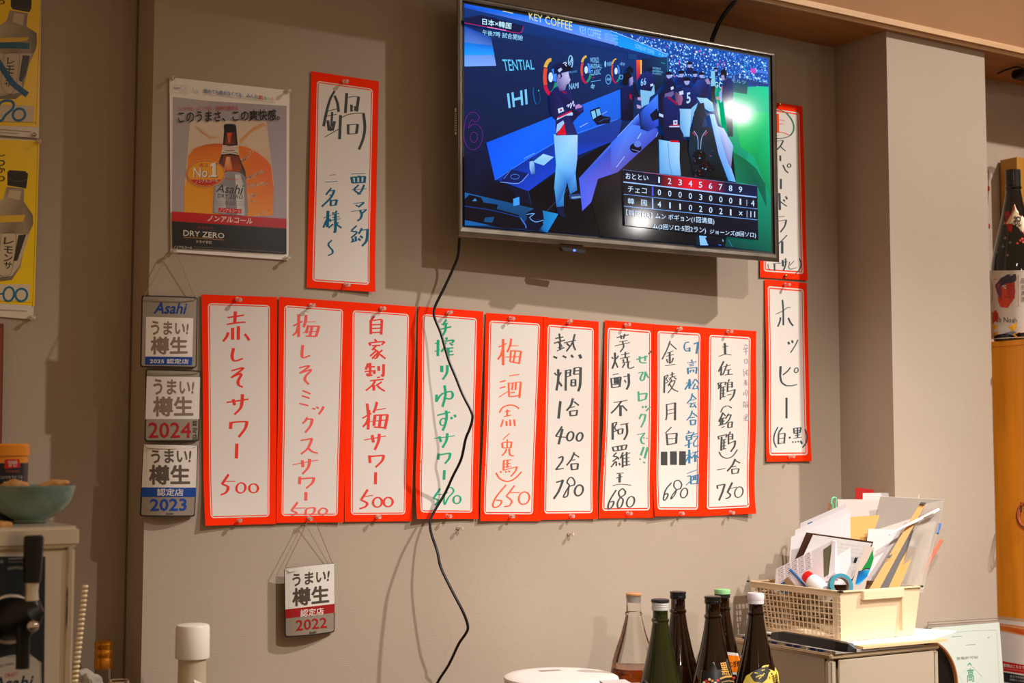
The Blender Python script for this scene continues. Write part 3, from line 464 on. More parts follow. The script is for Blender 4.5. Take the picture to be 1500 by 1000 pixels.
T_(T1, '伊藤園', '1380,588 1425,580 1425,622 1380,630', (110, 180, 240), .0); O_l(T1, 1366, 605, 8, 30, (130, 200, 250)); L_(T1, ' '.join('%f,%f' % p for p in ring(1395, 750, 25, 44, 18)), .9, (90, 170, 230)); T_(T1, 'dip', '1378,735 1414,728 1414,765 1378,772', (110, 190, 240), .02)
T_(T1, 'NAMI', '1022,790 1114,778 1114,832 1024,848', (130, 190, 240), .03)
T_(T2, 'dip', '82,318 128,318 128,355 82,355', (110, 180, 240), 0); L_(T2, '80,440 104,440 104,470 80,470 80,440', 1.2, (90, 150, 220))
# dugout far end
P_(T2, '280,290 530,270 530,470 400,600 300,560', [(6, 26, 66), (4, 60, 110), (4, 40, 70), (6, 20, 40), (6, 20, 50)]); P_(T2, '232,300 280,300 278,430 235,490', [(230, 80, 40), (240, 110, 40), (180, 20, 70), (150, 10, 80)]); P_(T2, '270,302 282,302 280,432 270,434', (240, 200, 80)); P_(T2, '158,240 235,250 235,292 158,290', (14, 60, 120))
T_(T2, 'WORLD', '380,362 455,370 455,388 380,382', (110, 180, 230), .02); T_(T2, 'BASEBALL', '380,388 478,400 478,416 380,406', (110, 180, 230), .02); T_(T2, 'CLASSIC', '380,412 462,420 462,436 380,428', (110, 180, 230), .02); L_(T2, '515,275 520,440', 1.2, (20, 110, 170)); L_(T2, '455,322 498,332', 1, (20, 150, 140))
# phone, outline figure, benches, floor
L_(T1, '688,830 684,880 700,960 715,985', 1.6, (0, 90, 150)); L_(T1, '712,830 735,832 742,870 735,905', 1.5, (4, 40, 70)); L_(T1, '742,880 750,930 735,985', 1.2, (6, 70, 110)); L_(T1, '735,850 738,862', 1.6, (80, 180, 220))
for st_ in ('132,155 105,120 70,117 40,150 26,205 24,300 48,358 85,378 128,352 153,290 142,232 110,200 75,205 52,228 62,190 82,168 102,185 132,155', ' '.join('%f,%f' % p for p in ring(91, 290, 25, 36, 16))): L_(T3, st_, .55, (120, 20, 150))
P_(T3, '25,420 180,370 245,600 470,665 1095,280 1095,985 600,945 25,870', [(4, 14, 44), (6, 20, 60), (6, 8, 30), (4, 6, 18), (6, 10, 22), (10, 10, 14), (10, 8, 14), (4, 10, 26)])
P_(IDV, '712.4,209 808,171 910,130 912,176 814,211 725,263', [(0, 80, 230), (6, 100, 240), (20, 100, 230), (20, 90, 210), (0, 90, 240), (0, 90, 255)])
P_(IDV, '725,263 814,209 912,172 905,204 845,228 774,280 735,266', [(0, 40, 150), (4, 50, 150), (20, 60, 150), (24, 50, 150), (10, 60, 200), (20, 60, 200), (0, 50, 160)])
L_(T3, '238,590 660,325 1095,165', .7, (60, 130, 250)); L_(T3, '440,440 515,400', .7, (120, 180, 255)); L_(T3, '830,220 885,190', .9, (150, 190, 255)); L_(T3, '985,130 1020,110', .8, (140, 180, 250))
P_(T3, '275,600 345,512 470,542 405,610', (6, 24, 90)); L_(T3, '275,602 405,610 472,545', .7, (130, 170, 230)); L_(T3, '352,512 300,580', .6, (90, 140, 220)); L_(T3, ' '.join('%f,%f' % p for p in ring(378, 565, 30, 17, 14)), .6, (70, 130, 220))
P_(T3, '478,462 500,452 512,475 518,545 492,552 480,510', [(120, 170, 240), (140, 190, 250), (150, 190, 250), (40, 90, 160), (40, 90, 170), (130, 180, 250)]); P_(T3, '480,442 500,440 502,455 484,458', (8, 30, 70)); P_(T3, '502,462 575,406 648,428 578,487', [(120, 190, 240), (160, 210, 255), (150, 200, 250), (130, 190, 245)])
P_(T3, '898,105 968,78 985,140 922,178', (6, 12, 30)); P_(T3, '908,112 935,102 945,150 922,165', (120, 190, 240)); P_(T3, '942,98 968,90 978,132 952,145', (110, 180, 230)); P_(T3, '925,172 985,140 1045,150 1040,190 950,205', (10, 16, 44)); L_(T3, '960,185 1000,165 1035,160', .6, (60, 90, 160))
L_(T3, '600,805 750,650', .5, (70, 70, 90)); P_(T3, '300,620 470,665 490,760 380,740 370,680', (6, 14, 40)); L_(T3, '470,668 492,760', .6, (0, 60, 120))
# near bench
P_(IDV, '848,261 936,166 941,176 963,193 943,250 910,252 876,262 866,296 853,309', [(60, 90, 220), (80, 130, 250), (20, 50, 150), (70, 100, 230), (70, 80, 200), (90, 90, 220), (90, 90, 210), (90, 100, 230), (80, 90, 240)])
P_(T4, '0,100 160,-40 358,-10 362,20 250,312 0,335', [(50, 100, 240), (70, 130, 255), (50, 70, 210), (60, 80, 200), (60, 70, 160), (90, 90, 190)]); L_(T4, '362,20 250,312', .9, (140, 160, 255)); L_(T4, '40,290 105,205', .8, (170, 190, 255)); L_(T4, '205,70 232,25', 1.1, (170, 200, 255)); L_(T2, '60,1000 255,792', .8, (130, 170, 255))
P_(T2, '255,790 300,740 430,610 435,900 340,955 270,930', [(10, 20, 60), (40, 90, 220), (60, 130, 250), (40, 70, 200), (20, 40, 140), (6, 14, 50)]); P_(T2, '355,800 420,740 450,830 380,860', (8, 14, 40))
O_l(T4, 190, 140, 45, 38, (10, 10, 30)); O_l(T4, 205, 110, 28, 25, (90, 120, 220)); L_(T4, '160,150 230,170', .7, (120, 150, 230))
P_(IDV, '905,252 964,198 1073,215 1078,266 1062,362 880,346 866,296 876,262', [(40, 34, 40), (10, 12, 26), (8, 20, 26), (6, 30, 34), (4, 14, 20), (10, 10, 14), (16, 14, 18), (24, 20, 30)])  # dark floor whose tone stands in for a reflection on the screen glass
# counter with bags in the near corner
P_(T3, '28,675 305,738 470,778 680,825 605,952 560,948 28,905', [(10, 90, 160), (8, 70, 130), (10, 70, 120), (20, 140, 210), (10, 120, 200), (4, 40, 80), (6, 50, 90)])
P_(T3, '28,720 60,690 140,710 160,745 260,760 250,790 400,830 455,930 300,925 28,870', (4, 8, 22)); P_(T3, '455,820 520,780 570,800 580,860 560,920 470,890', (2, 8, 34)); P_(T3, '440,890 480,830 570,870 575,900 540,945 420,930', (2, 10, 40)); L_(T3, '458,828 515,822 480,850 520,880 575,868', .9, (110, 180, 250)); L_(T3, '415,850 450,900 455,925', 1.6, (60, 110, 220))
P_(T3, '365,720 408,705 410,760 368,770', (60, 150, 230)); P_(T3, '80,735 100,715 112,735', (60, 130, 200)); P_(T3, '170,850 235,845 220,885 160,880', (10, 70, 120)); L_(T3, '28,770 220,800 420,850', 1, (10, 60, 150)); P_(T3, '28,868 70,875 140,890 210,905 28,905', (10, 90, 160))
def person(items):
    for v_, st_, c in items: P_(v_, st_, c)
# man with folded arms
person([(T3, '648,270 815,272 812,440 800,540 812,660 762,688 742,605 718,700 718,772 668,776 652,640 664,480', [(130, 180, 225), (165, 210, 250), (110, 180, 250), (90, 160, 240), (40, 110, 180), (40, 110, 180), (40, 110, 200), (50, 140, 210), (30, 110, 190), (20, 100, 180), (60, 160, 230), (110, 190, 245)]),
 (T3, '668,782 716,768 722,820 732,852 700,846 672,810', (10, 22, 60)), (T3, '752,690 828,682 840,712 800,724 762,722', (30, 60, 120)), (T3, '770,705 835,700 838,712 775,718', (110, 150, 200)),
 (T0, '362,345 380,322 402,312 440,335 452,372 482,388 488,408 468,425 448,448 466,494 386,496 384,440 374,432 364,395', [(14, 20, 80), (16, 26, 90), (30, 40, 110), (24, 30, 100), (24, 34, 100), (30, 30, 90), (20, 22, 70), (16, 16, 60), (20, 20, 70), (30, 36, 100), (40, 40, 110), (20, 24, 80), (10, 14, 60), (12, 16, 66)]),
 (T3, '668,272 690,235 722,190 734,275', (206, 10, 40)), (T3, '664,262 672,200 715,172 722,192 690,238', (150, 190, 240)), (T3, '668,172 678,148 768,112 782,122 780,138 730,140', (170, 200, 245)), (T3, '675,148 768,104 774,114 680,158', (190, 20, 60)),
 (T3, '676,92 712,80 720,108 682,124', (190, 210, 250)), (T3, '690,98 704,94 706,106 693,110', (120, 30, 90)), (T3, '790,70 815,50 850,70 858,100 830,118 800,98', (30, 34, 110)), (T3, '798,72 822,58 848,74 842,84 815,88 800,98', (170, 130, 190)),
 (T1, '905,790 918,700 1015,675 1022,712 1036,755 1025,785 1000,800 985,850 935,860', [(110, 110, 180), (130, 130, 190), (180, 180, 225), (190, 190, 235), (200, 190, 235), (170, 160, 215), (140, 130, 190), (120, 110, 180), (80, 70, 140)]), (T1, '915,700 950,690 958,725 940,745 922,740', (10, 14, 40)), (T1, '918,705 940,700 945,735 925,740', (140, 130, 190)),
 (T1, '880,700 878,640 900,602 950,585 1000,592 1025,620 1060,650 1040,665 990,672 945,680', [(6, 12, 50), (8, 20, 70), (10, 26, 80), (8, 20, 70), (8, 16, 60), (6, 10, 40), (8, 10, 36), (4, 6, 26), (6, 8, 36), (4, 8, 36)]), (T1, '915,660 948,638 960,660 930,685', (170, 190, 240)), (T1, '912,815 950,850 985,868 1000,858 998,890 960,870', (130, 20, 60))])
L_(T3, '738,75 752,60 748,82 768,50 765,90 785,35 788,75 795,60', 1.0, (190, 200, 245)); L_(T1, '965,600 990,588 998,600 985,608 1002,626', 1.2, (190, 205, 240)); L_(T1, '1015,735 1030,735', .6, (110, 90, 150))
# people further down the dugout
person([(T2, '130,400 170,350 205,380 200,420', (6, 12, 40)), (T2, '165,440 200,455 205,520 170,540', [(120, 120, 190), (160, 150, 210), (150, 140, 200), (90, 80, 150)]), (T2, '100,520 120,420 165,405 195,450 165,470 150,540', (6, 8, 24)), (T2, '85,560 145,530 190,560 215,640 205,700 205,850 90,850', [(10, 20, 70), (14, 26, 90), (10, 20, 70), (10, 16, 60), (8, 12, 40), (6, 8, 30), (6, 10, 50)]), (T2, '170,610 190,620 190,665 172,650', (160, 10, 50)), (T2, '235,705 275,720 272,745 240,740', (170, 150, 200)), (T2, '240,630 275,640 275,670 245,665', (160, 140, 190)), (T2, '200,500 235,520 240,560 265,640 200,640', (10, 16, 50)),
 (T2, '340,380 372,362 385,395 345,410', (8, 16, 50)), (T2, '270,430 330,400 388,435 402,520 385,570 365,588 268,572', [(10, 30, 100), (16, 40, 120), (20, 40, 120), (14, 20, 80), (10, 16, 60), (10, 16, 60), (8, 20, 70)]), (T2, '268,572 368,585 395,520 400,610 355,640 345,700 300,720 280,740', (120, 180, 225)), (T2, '360,520 385,515 388,535 362,540', (200, 210, 250))])
T_(T2, '66', '272,470 322,460 322,525 272,540', (130, 190, 250), .04)
for x, y, s_, cap in ((530, 440, 30, 0), (645, 430, 30, 1), (770, 430, 26, 1), (830, 440, 26, 1), (695, 495, 34, 1), (720, 345, 26, 0), (960, 390, 18, 0)):
    P_(T2, '%d,%d %d,%d %d,%d %d,%d %d,%d' % (x-s_*1.3, y+s_*3.2, x-s_*1.1, y+s_, x, y+s_*.7, x+s_*1.2, y+s_, x+s_*1.3, y+s_*3.2), (10, 24, 80)); O_l(T2, x, y, s_*.75, s_, (150, 160, 215), 10); P_(T2, '%d,%d %d,%d %d,%d %d,%d %d,%d' % (x-s_, y-s_*.1, x-s_*.8, y-s_, x, y-s_*1.3, x+s_*.8, y-s_, x+s_*1.1, y-s_*.2), (6, 12, 40))
person([(T2, '915,400 950,400 960,540 915,540', (120, 190, 220)), (T2, '912,540 955,535 945,700 915,700', (10, 16, 30)), (T2, '740,560 790,480 860,470 900,520 895,640 810,650', [(14, 40, 110), (20, 60, 150), (20, 40, 110), (10, 20, 80), (10, 20, 70), (8, 20, 60)]), (T2, '785,640 880,650 930,690 945,770 900,770 840,730', [(140, 200, 245), (170, 215, 250), (170, 215, 250), (110, 180, 235), (120, 190, 240), (130, 190, 240)]), (T2, '860,480 895,470 910,520 880,520', (150, 130, 180)), (T2, '885,455 925,470 905,500', (10, 20, 60)),
 (T2, '592,570 640,540 745,560 785,640 790,690 760,740 620,740', [(10, 26, 100), (12, 34, 110), (14, 36, 120), (10, 26, 100), (12, 24, 80), (10, 16, 60), (8, 16, 60)]), (T2, '618,745 735,748 725,1000 640,1000', [(110, 170, 220), (160, 205, 240), (130, 190, 240), (80, 140, 210)]), (T2, '735,740 795,690 780,740 750,820 735,900', (120, 180, 230)), (T2, '578,600 640,570 658,650 645,710 600,720', [(60, 30, 60), (130, 90, 130), (160, 100, 140), (150, 90, 130), (110, 70, 120)]), (T2, '590,560 650,545 665,615 640,625 600,590', (8, 24, 80))])
T_(T2, '5', '690,600 728,592 730,690 692,700', (170, 210, 250), .06); P_(T2, '622,590 660,578 665,612 630,622', (190, 205, 245))
person([(T2, '435,620 490,560 520,620 480,960 440,860', (6, 14, 44)), (T2, '470,640 525,618 612,700 632,770 632,930 640,1000 480,1000 478,900', [(10, 26, 90), (16, 34, 110), (10, 24, 90), (12, 24, 90), (10, 20, 80), (8, 14, 60), (8, 12, 50), (8, 16, 60)]), (T2, '490,640 500,580 570,570 575,615 545,640 520,630', (100, 90, 150)), (T2, '480,610 485,520 530,485 590,510 598,560 575,580 520,600', (8, 18, 64)), (T2, '545,550 570,538 576,562 552,575', (190, 205, 245)), (T2, '520,628 612,695 605,715 515,645', (140, 14, 60)), (T2, '570,852 608,850 608,890 572,893', (190, 205, 245)), (T2, '582,862 598,862 598,880 584,880', (110, 30, 90)), (T2, '532,905 628,898 628,930 535,932', (180, 205, 245)), (T2, '540,895 625,890 627,900 538,905', (170, 14, 60)), (T2, '440,785 480,800 478,825 440,812', (170, 200, 245)),
 (T4, '368,75 400,80 530,100 528,230 538,355 375,338 372,180', [(90, 160, 230), (130, 190, 240), (170, 205, 240), (150, 200, 245), (110, 170, 230), (80, 150, 220), (90, 170, 240)]), (T4, '400,-20 530,-20 560,40 552,100 530,98 405,75', (6, 16, 56)), (T4, '452,82 520,82 525,98 460,96', (200, 10, 40))])
L_(T4, '440,100 450,250 470,350', .7, (70, 120, 190))
# rail, panel, equipment, man in dark jacket
P_(T2, '800,700 850,690 870,800 830,900 900,1000 740,1000 760,780', (14, 30, 50)); P_(T4, '610,-20 770,-20 850,200 920,380 780,370 640,350 600,150', [(10, 30, 50), (20, 30, 44), (10, 30, 40), (6, 24, 30), (8, 12, 16), (6, 8, 14), (10, 40, 60)])
for x, y, s_ in ((680, 200, 55), (720, 270, 45), (690, 330, 35), (765, 300, 40), (660, 250, 30)): O_l(T4, x, y, s_, s_*.8, (6, 8, 16), 10)
rq = random.Random(5)
for i in range(34): x, y = rq.uniform(630, 790), rq.uniform(140, 360); O_l(T4, x, y, rq.uniform(3, 9), rq.uniform(2, 7), rq.choice([(120, 160, 210), (50, 80, 130), (120, 30, 50), (20, 40, 70)]), 6)
L_(T4, '640,10 668,60 672,150', .9, (150, 180, 230)); L_(T4, '735,5 700,60 690,150', .9, (150, 170, 220)); L_(T4, '628,20 650,45', 1.4, (170, 40, 70)); L_(T4, '745,15 720,45', 1.4, (170, 40, 70))
P_(T4, '760,-120 795,-120 880,150 962,402 905,392 830,190', [(150, 200, 255), (180, 220, 255), (140, 180, 250), (120, 180, 240), (60, 150, 230), (110, 160, 240)]); P_(T4, '820,-30 870,-10 942,125 925,295 905,260 850,90', [(190, 200, 250), (200, 210, 255), (140, 190, 240), (120, 110, 170), (90, 90, 160), (120, 160, 230)])
person([(T2, '1005,400 1040,375 1062,420 1055,470 1030,490 1005,460', (8, 10, 30)), (T2, '1008,440 1035,435 1042,475 1015,492', (150, 140, 200)), (T2, '1028,500 1060,470 1100,470 1120,540 1118,660 1108,720 1030,700 1010,610', [(16, 30, 90), (14, 28, 90), (14, 30, 100), (10, 40, 110), (14, 30, 90), (40, 40, 80), (50, 50, 90), (14, 24, 80)]), (T2, '1012,540 1022,535 1020,590 1010,590', (200, 60, 90)), (T2, '955,640 1000,630 1000,665 965,660', (170, 120, 130)), (T2, '990,600 1015,560 1015,680 1000,690', (130, 160, 220)), (T2, '1030,700 1108,715 1118,1000 1070,1000', (20, 50, 60))])
# captions and score box
P_(T1, '35,170 195,140 600,245 555,312 35,218', (6, 20, 66)); L_(T1, '35,216 340,272 555,312 590,246', .9, (190, 20, 100)); L_(T1, '250,256 340,272 430,289', 1.3, (240, 120, 190))
T_(T1, '日本×韓国', '204,172 480,218 476,276 204,232', (190, 240, 255), .022); T_(T1, '午後7時 試合開始', '206,280 588,332 584,386 204,328', (150, 215, 250), .012)
P_(T4, '92,308 1128,432 1136,852 108,735', [(18, 18, 28), (16, 24, 48), (8, 14, 34), (24, 22, 30)]); P_(T4, '92,308 1128,432 1128,520 94,400', [(20, 20, 34), (12, 24, 60), (12, 30, 74), (30, 24, 36)])
P_(T4, '380,345 620,373 620,462 380,434', [(40, 18, 34), (230, 20, 40), (226, 20, 44), (60, 18, 34)]); P_(T4, '620,373 880,404 880,491 620,462', [(230, 20, 40), (40, 22, 56), (40, 24, 60), (226, 20, 44)]); L_(T4, '250,328 380,343 480,356', 1, (190, 40, 90)); L_(T4, '92,308 1128,432', .5, (100, 120, 180))
for st_, w_, c in (('95,402 1122,520', 1.7, (150, 190, 250)), ('98,496 1128,610', .8, (110, 160, 240)), ('100,588 1128,694', .8, (110, 170, 250))): L_(T4, st_, w_, c)
SW = (196, 224, 255)
T_(T4, 'おととい', '112,330 288,352 288,392 114,378', SW, .012); T_(T4, 'チェコ', '130,432 276,448 274,494 130,478', SW, .01); T_(T4, '韓', '130,524 178,530 178,576 130,570', SW, .005); T_(T4, '国', '232,538 276,543 276,588 232,582', SW, .005)
L_(T4, '321,440 321,508', 2.1, (60, 90, 250)); L_(T4, '321,528 322,610', 1.9, (150, 180, 255))
dg = lambda x, y, t, w_=26, h_=46: T_(T4, t, '%f,%f %f,%f %f,%f %f,%f' % (x-w_/2, y-h_/2-1, x+w_/2, y-h_/2+1, x+w_/2, y+h_/2+1, x-w_/2, y+h_/2-1), SW, .014)
for i, x in enumerate((371, 452, 533, 612, 690, 767, 845, 922, 998)): dg(x, 386+(x-371)*.118, str(i+1), 12 if i == 0 else 27)
for x, t in zip((373, 453, 533, 612, 692, 769, 847, 923, 998, 1093), '0000300014'): dg(x, 482+(x-373)*.116, t, 12 if t == '1' else 25)
for x, t in zip((373, 455, 533, 613, 692, 769, 848, 923, 1000), '41102021×'): dg(x, 574+(x-373)*.112, t, 11 if t == '1' else 26, 30 if t == '×' else 46)
dg(1093, 651, '11', 36); L_(T4, '1047,540 1047,586', .6, SW); L_(T4, '1049,622 1049,676', .6, SW)
T_(T4, '【韓国HR】', '116,612 318,640 318,684 116,658', (150, 170, 200), .006); T_(T4, 'ムン ボギョン(1回満塁)', '342,640 797,682 797,734 342,690', SW, .008); T_(T4, 'ム(3回ソロ·5回2ラン)', '322,722 732,752 732,806 322,768', SW, .008); T_(T4, 'ジョーンズ(8回ソロ)', '762,766 1118,790 1118,838 762,806', SW, .008)
P_(T4, '680,815 735,820 750,890 688,890', (130, 190, 250)); L_(T4, '740,870 800,880 850,890', 1.3, (40, 100, 220)); L_(T4, '860,845 866,862', 1.2, (130, 180, 255)); L_(T4, '905,850 935,900', 1.2, (10, 110, 150)); P_(T4, '725,830 800,830 830,890 745,880', (6, 10, 30))
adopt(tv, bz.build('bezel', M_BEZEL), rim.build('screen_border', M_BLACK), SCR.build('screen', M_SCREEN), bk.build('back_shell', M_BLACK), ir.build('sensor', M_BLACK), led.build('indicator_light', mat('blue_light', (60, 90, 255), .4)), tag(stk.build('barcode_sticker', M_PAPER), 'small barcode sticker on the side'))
bpy.data.materials['blue_light'].node_tree.nodes['Principled BSDF'].inputs['Emission Color'].default_value = (.05, .1, 1, 1); bpy.data.materials['blue_light'].node_tree.nodes['Principled BSDF'].inputs['Emission Strength'].default_value = 3
# ------------------------------------------------------------------ cords
path = [(673, 349, .075), (672.5, 356, .07), (670.7, 375, .06), (663, 395, .05), (650, 423, .042), (638, 447, .035), (635.5, 460, .036), (638.7, 471, .038), (646, 489, .045), (656.7, 526, .06), (666.6, 550, .072), (677.4, 577, .086), (690, 602, .1), (692, 613, .102), (688, 628, .098), (682, 643, .09), (675.6, 672, .07), (663, 698, .045), (652, 722, .026), (636, 749, .024), (630, 763, .028), (631.5, 780, .045), (640.6, 807.6, .07), (645.8, 831, .08), (661.4, 863.5, .1), (678.3, 896, .118), (685.4, 917, .118), (682, 928, .11), (671.8, 943, .09), (657.5, 973, .05), (640.6, 1000, .022), (630, 1030, .02)]
P3 = smooth([tuple(on(x, y, d)) for x, y, d in path], 4)
tag(MB().tube(P3, .0031, (14, 14, 15)).build('power_cord', M_RUBBER), 'long black cord hanging from the television down the wall', 'cord')
for dx, dd in ((0, .06), (3.2, .052)):
    P3 = smooth([tuple(on(x+dx*.9, y, dd+e)) for x, y, e in ((1040, 66, 0), (1043, 54, .006), (1048, 42, .022), (1056, 26, .056), (1068, 10, .094), (1079, 0, .118), (1092, -8, .135))], 4)
    MBc = MB().tube(P3, .0034, (14, 14, 15)); cc = MBc.build('antenna_cable', M_RUBBER)
    tag(cc, 'black cable arching from the top of the television to the ceiling' if dx == 0 else 'second thinner cable running close behind the arching antenna cable', 'cable')
# ------------------------------------------------------------------ beer poster
PP = wallplane(.0035); PA = PP.at; ps = MB(); P1 = V(200, 90, 2.8575); P7 = V(245, 180, 6.06); Q6 = V(240, 300, 7.145)
ps.slab([PA(*p) for p in ((248.3, 113), (424.3, 132.5), (422.5, 381), (250, 368.8))], .0006, (236, 226, 214))
art = MB(); ah = [.0002]
def A_(view, st, col): ah[0] += .00004; art.poly(PP, pts(view, st), col, ah[0])
def AT(view, txt, q, col, bold=.01, shear=0): ah[0] += .00004; text(art, PA, txt, pts(view, q), col, ah[0], bold, shear)
def AL(view, st, w, col): ah[0] += .00003; ribbon(art, PA, pts(view, st), w, col, ah[0], 0, 3)
A_(P1, '152,148 300,165 300,640 148,628', (176, 164, 164)); A_(P1, '300,165 628,186 628,660 300,640', (168, 156, 162))
A_(P7, '200,10 215,-20 880,-20 900,180 925,385 640,300 185,290', [(205, 180, 155), (220, 200, 180), (210, 185, 160), (214, 186, 158), (200, 170, 140), (214, 180, 146), (216, 190, 160)])
A_(P7, '640,150 760,40 850,0 880,20 740,90 650,190', [(214, 150, 90), (210, 140, 80), (206, 140, 86), (214, 170, 120), (214, 150, 96), (214, 160, 110)]); A_(P7, '230,20 300,90 380,140 470,130 380,110 300,50', [(206, 160, 120), (200, 130, 80), (206, 140, 90), (210, 160, 110), (214, 180, 150), (210, 180, 150)])
A_(P7, '188,290 240,225 330,195 430,182 560,190 700,212 800,262 880,325 925,390 945,560 938,820 700,830 150,800 150,560 165,420', [(236, 132, 30), (226, 110, 30), (190, 76, 30), (200, 84, 26), (206, 90, 26), (230, 110, 24), (230, 106, 24), (232, 104, 20), (232, 100, 16), (232, 108, 16), (236, 140, 20), (240, 156, 30), (240, 166, 40), (240, 160, 34), (238, 150, 34)])
AL(P7, '205,0 180,290 160,560', 1.2, (224, 200, 170)); AL(P7, '880,0 925,390 945,560', 1, (224, 190, 150))
rs = random.Random(11)
for ax, ay, bx, by, n in ((640, 370, 745, 255, 70), (705, 500, 850, 420, 90), (700, 560, 880, 535, 90), (720, 650, 780, 640, 40), (720, 690, 760, 700, 30), (790, 830, 880, 780, 30)):
    for i in range(n):
        t = rs.random(); x = ax+(bx-ax)*t+rs.gauss(0, 12); y = ay+(by-ay)*t+rs.gauss(0, 12*(1-.4*t)); r_ = rs.uniform(2, 8)
        art.poly(PP, [P7(x+r_*math.cos(a_), y+r_*rs.uniform(.4, 1)*math.sin(a_)) for a_ in (0, 1.2, 2.6, 3.9, 5.2)], rs.choice([(236, 220, 200), (220, 190, 160), (160, 120, 90), (240, 200, 150)]), ah[0]+.00003)
ah[0] += .00008
A_(P7, '505,70 505,20 610,25 615,70 625,190 638,300 690,420 700,480 700,560 720,800 405,790 415,560 425,480 440,400 478,290 495,190', [(24, 18, 16), (16, 14, 14), (16, 14, 14), (20, 16, 14), (40, 22, 14), (36, 22, 14), (40, 22, 16), (60, 34, 20), (120, 112, 110), (150, 146, 150), (170, 160, 160), (130, 124, 124), (60, 36, 24), (44, 26, 18), (30, 22, 16), (34, 22, 16)])
A_(P7, '520,80 600,80 608,190 515,190', [(60, 24, 12), (80, 30, 14), (110, 40, 16), (140, 44, 18)]); A_(P7, '530,90 575,85 560,180 545,170', [(230, 90, 30), (200, 70, 26), (180, 60, 24), (220, 180, 150)]); A_(P7, '500,285 625,290 665,400 640,430 470,430 470,380', [(150, 50, 24), (120, 44, 22), (140, 50, 22), (180, 70, 30), (200, 80, 30), (120, 50, 26)]); A_(P7, '525,300 560,300 580,420 500,420', [(240, 180, 130), (220, 120, 60), (220, 110, 50), (210, 100, 40)])
A_(P7, '503,25 510,8 600,8 612,28 612,55 503,50', (20, 19, 19)); AL(P7, '505,15 530,8 570,8 605,15', .9, (150, 142, 134))
A_(P7, '490,195 560,205 632,198 636,285 560,270 478,280', (216, 196, 178)); AT(P7, 'ノンアルコール', '492,205 628,208 630,238 490,236', (190, 40, 40), .01); AL(P7, '520,245 600,245', .7, (60, 50, 50)); AL(P7, '490,265 560,256 630,270', .8, (90, 80, 76))
A_(P7, '425,478 540,430 640,440 698,480 702,560 712,830 405,800 415,560', [(120, 116, 118), (150, 146, 146), (190, 184, 182), (130, 126, 126), (150, 146, 148), (150, 144, 146), (130, 126, 130), (150, 146, 148)]); A_(P7, '600,455 650,460 680,560 690,820 620,815 610,560', [(214, 208, 206), (200, 194, 192), (190, 186, 186), (200, 196, 196), (224, 220, 218), (220, 214, 212)]); A_(P7, '430,560 520,565 520,805 412,795', [(170, 166, 170), (190, 186, 186), (200, 196, 196), (160, 156, 160)])
AT(P7, 'ASAHI', '510,480 630,495 628,512 510,505', (190, 60, 50), 0); AT(P7, 'Asahi', '430,548 680,545 678,640 432,612', (60, 62, 74), .03, .3); AT(P7, 'DRY ZERO', '450,628 672,640 670,675 448,662', (40, 40, 44), .02); AT(P7, 'ドライゼロ', '515,668 605,670 605,685 515,682', (70, 50, 44), .005); AT(P7, '0.00', '515,690 605,690 602,735 515,728', (90, 92, 106), .02)
for y in (700, 715, 730): AL(P7, '430,%d 505,%d' % (y, y), .35, (120, 116, 120)); AL(P7, '615,%d 690,%d' % (y, y+2), .35, (120, 116, 120))
A_(P7, '455,752 660,765 660,805 455,790', (206, 30, 34)); AT(P7, 'ノンアルコール', '465,758 652,772 652,798 465,785', (230, 215, 205), .012); AL(P7, '460,812 660,822', .8, (70, 66, 70))
el = lambda rx, ry, n=30: ' '.join('%f,%f' % p for p in ring(342, 449, rx, ry, n)[:-1])
A_(P7, el(172, 120), (240, 190, 120)); A_(P7, el(168, 116), (200, 36, 20)); A_(P7, el(162, 110), (240, 160, 40)); A_(P7, ' '.join('%f,%f' % p for p in ring(342, 449, 158, 106, 20, 0, 30, 150)), (204, 44, 24))
AT(P7, '売上', '285,360 368,352 366,388 285,392', (190, 30, 24), .02); AT(P7, 'No.', '236,398 385,402 385,488 236,488', (60, 40, 30), .05); AT(P7, 'No.', '232,394 380,398 380,484 232,484', (238, 226, 210), .03); A_(P7, '390,376 416,358 436,358 436,466 447,466 447,486 393,486 393,466 407,466 407,390 390,396', (60, 40, 30)); A_(P7, '384,370 410,352 430,352 430,460 441,460 441,480 387,480 387,460 401,460 401,384 384,390', (238, 226, 210)); AT(P7, 'ノンアルコール', '248,508 452,500 452,525 248,534', (236, 220, 205), .01)
A_(P1, '148,627 628,658 628,699 148,668', [(204, 26, 30), (190, 20, 26), (180, 20, 26), (196, 22, 28)]); A_(P1, '148,668 628,699 628,806 150,782', (36, 34, 34))
AT(Q6, 'ノンアルコール', '458,108 930,142 928,200 458,170', (232, 220, 206), .03, .12); AT(Q6, 'DRY ZERO', '205,262 634,296 632,352 205,324', (226, 214, 200), .02); AL(Q6, '205,340 420,350 630,368', .6, (214, 140, 40)); AT(Q6, 'ドライゼロ', '342,368 496,376 496,406 342,400', (220, 206, 192), .02); AT(Q6, 'ASAHI', '345,218 520,232 520,255 345,245', (150, 34, 34), .0, .25)
AT(Q6, 'ノンアルコール', '100,424 298,436 296,466 100,452', (226, 214, 200), .015, .15); AL(Q6, '312,460 500,470 700,485 870,498', .5, (170, 158, 148)); AL(Q6, '312,438 700,462 1000,480 1255,497', .3, (150, 140, 132)); AL(Q6, '905,500 1110,518', .5, (170, 158, 148)); AL(Q6, '1140,516 1250,524', .5, (170, 158, 148))
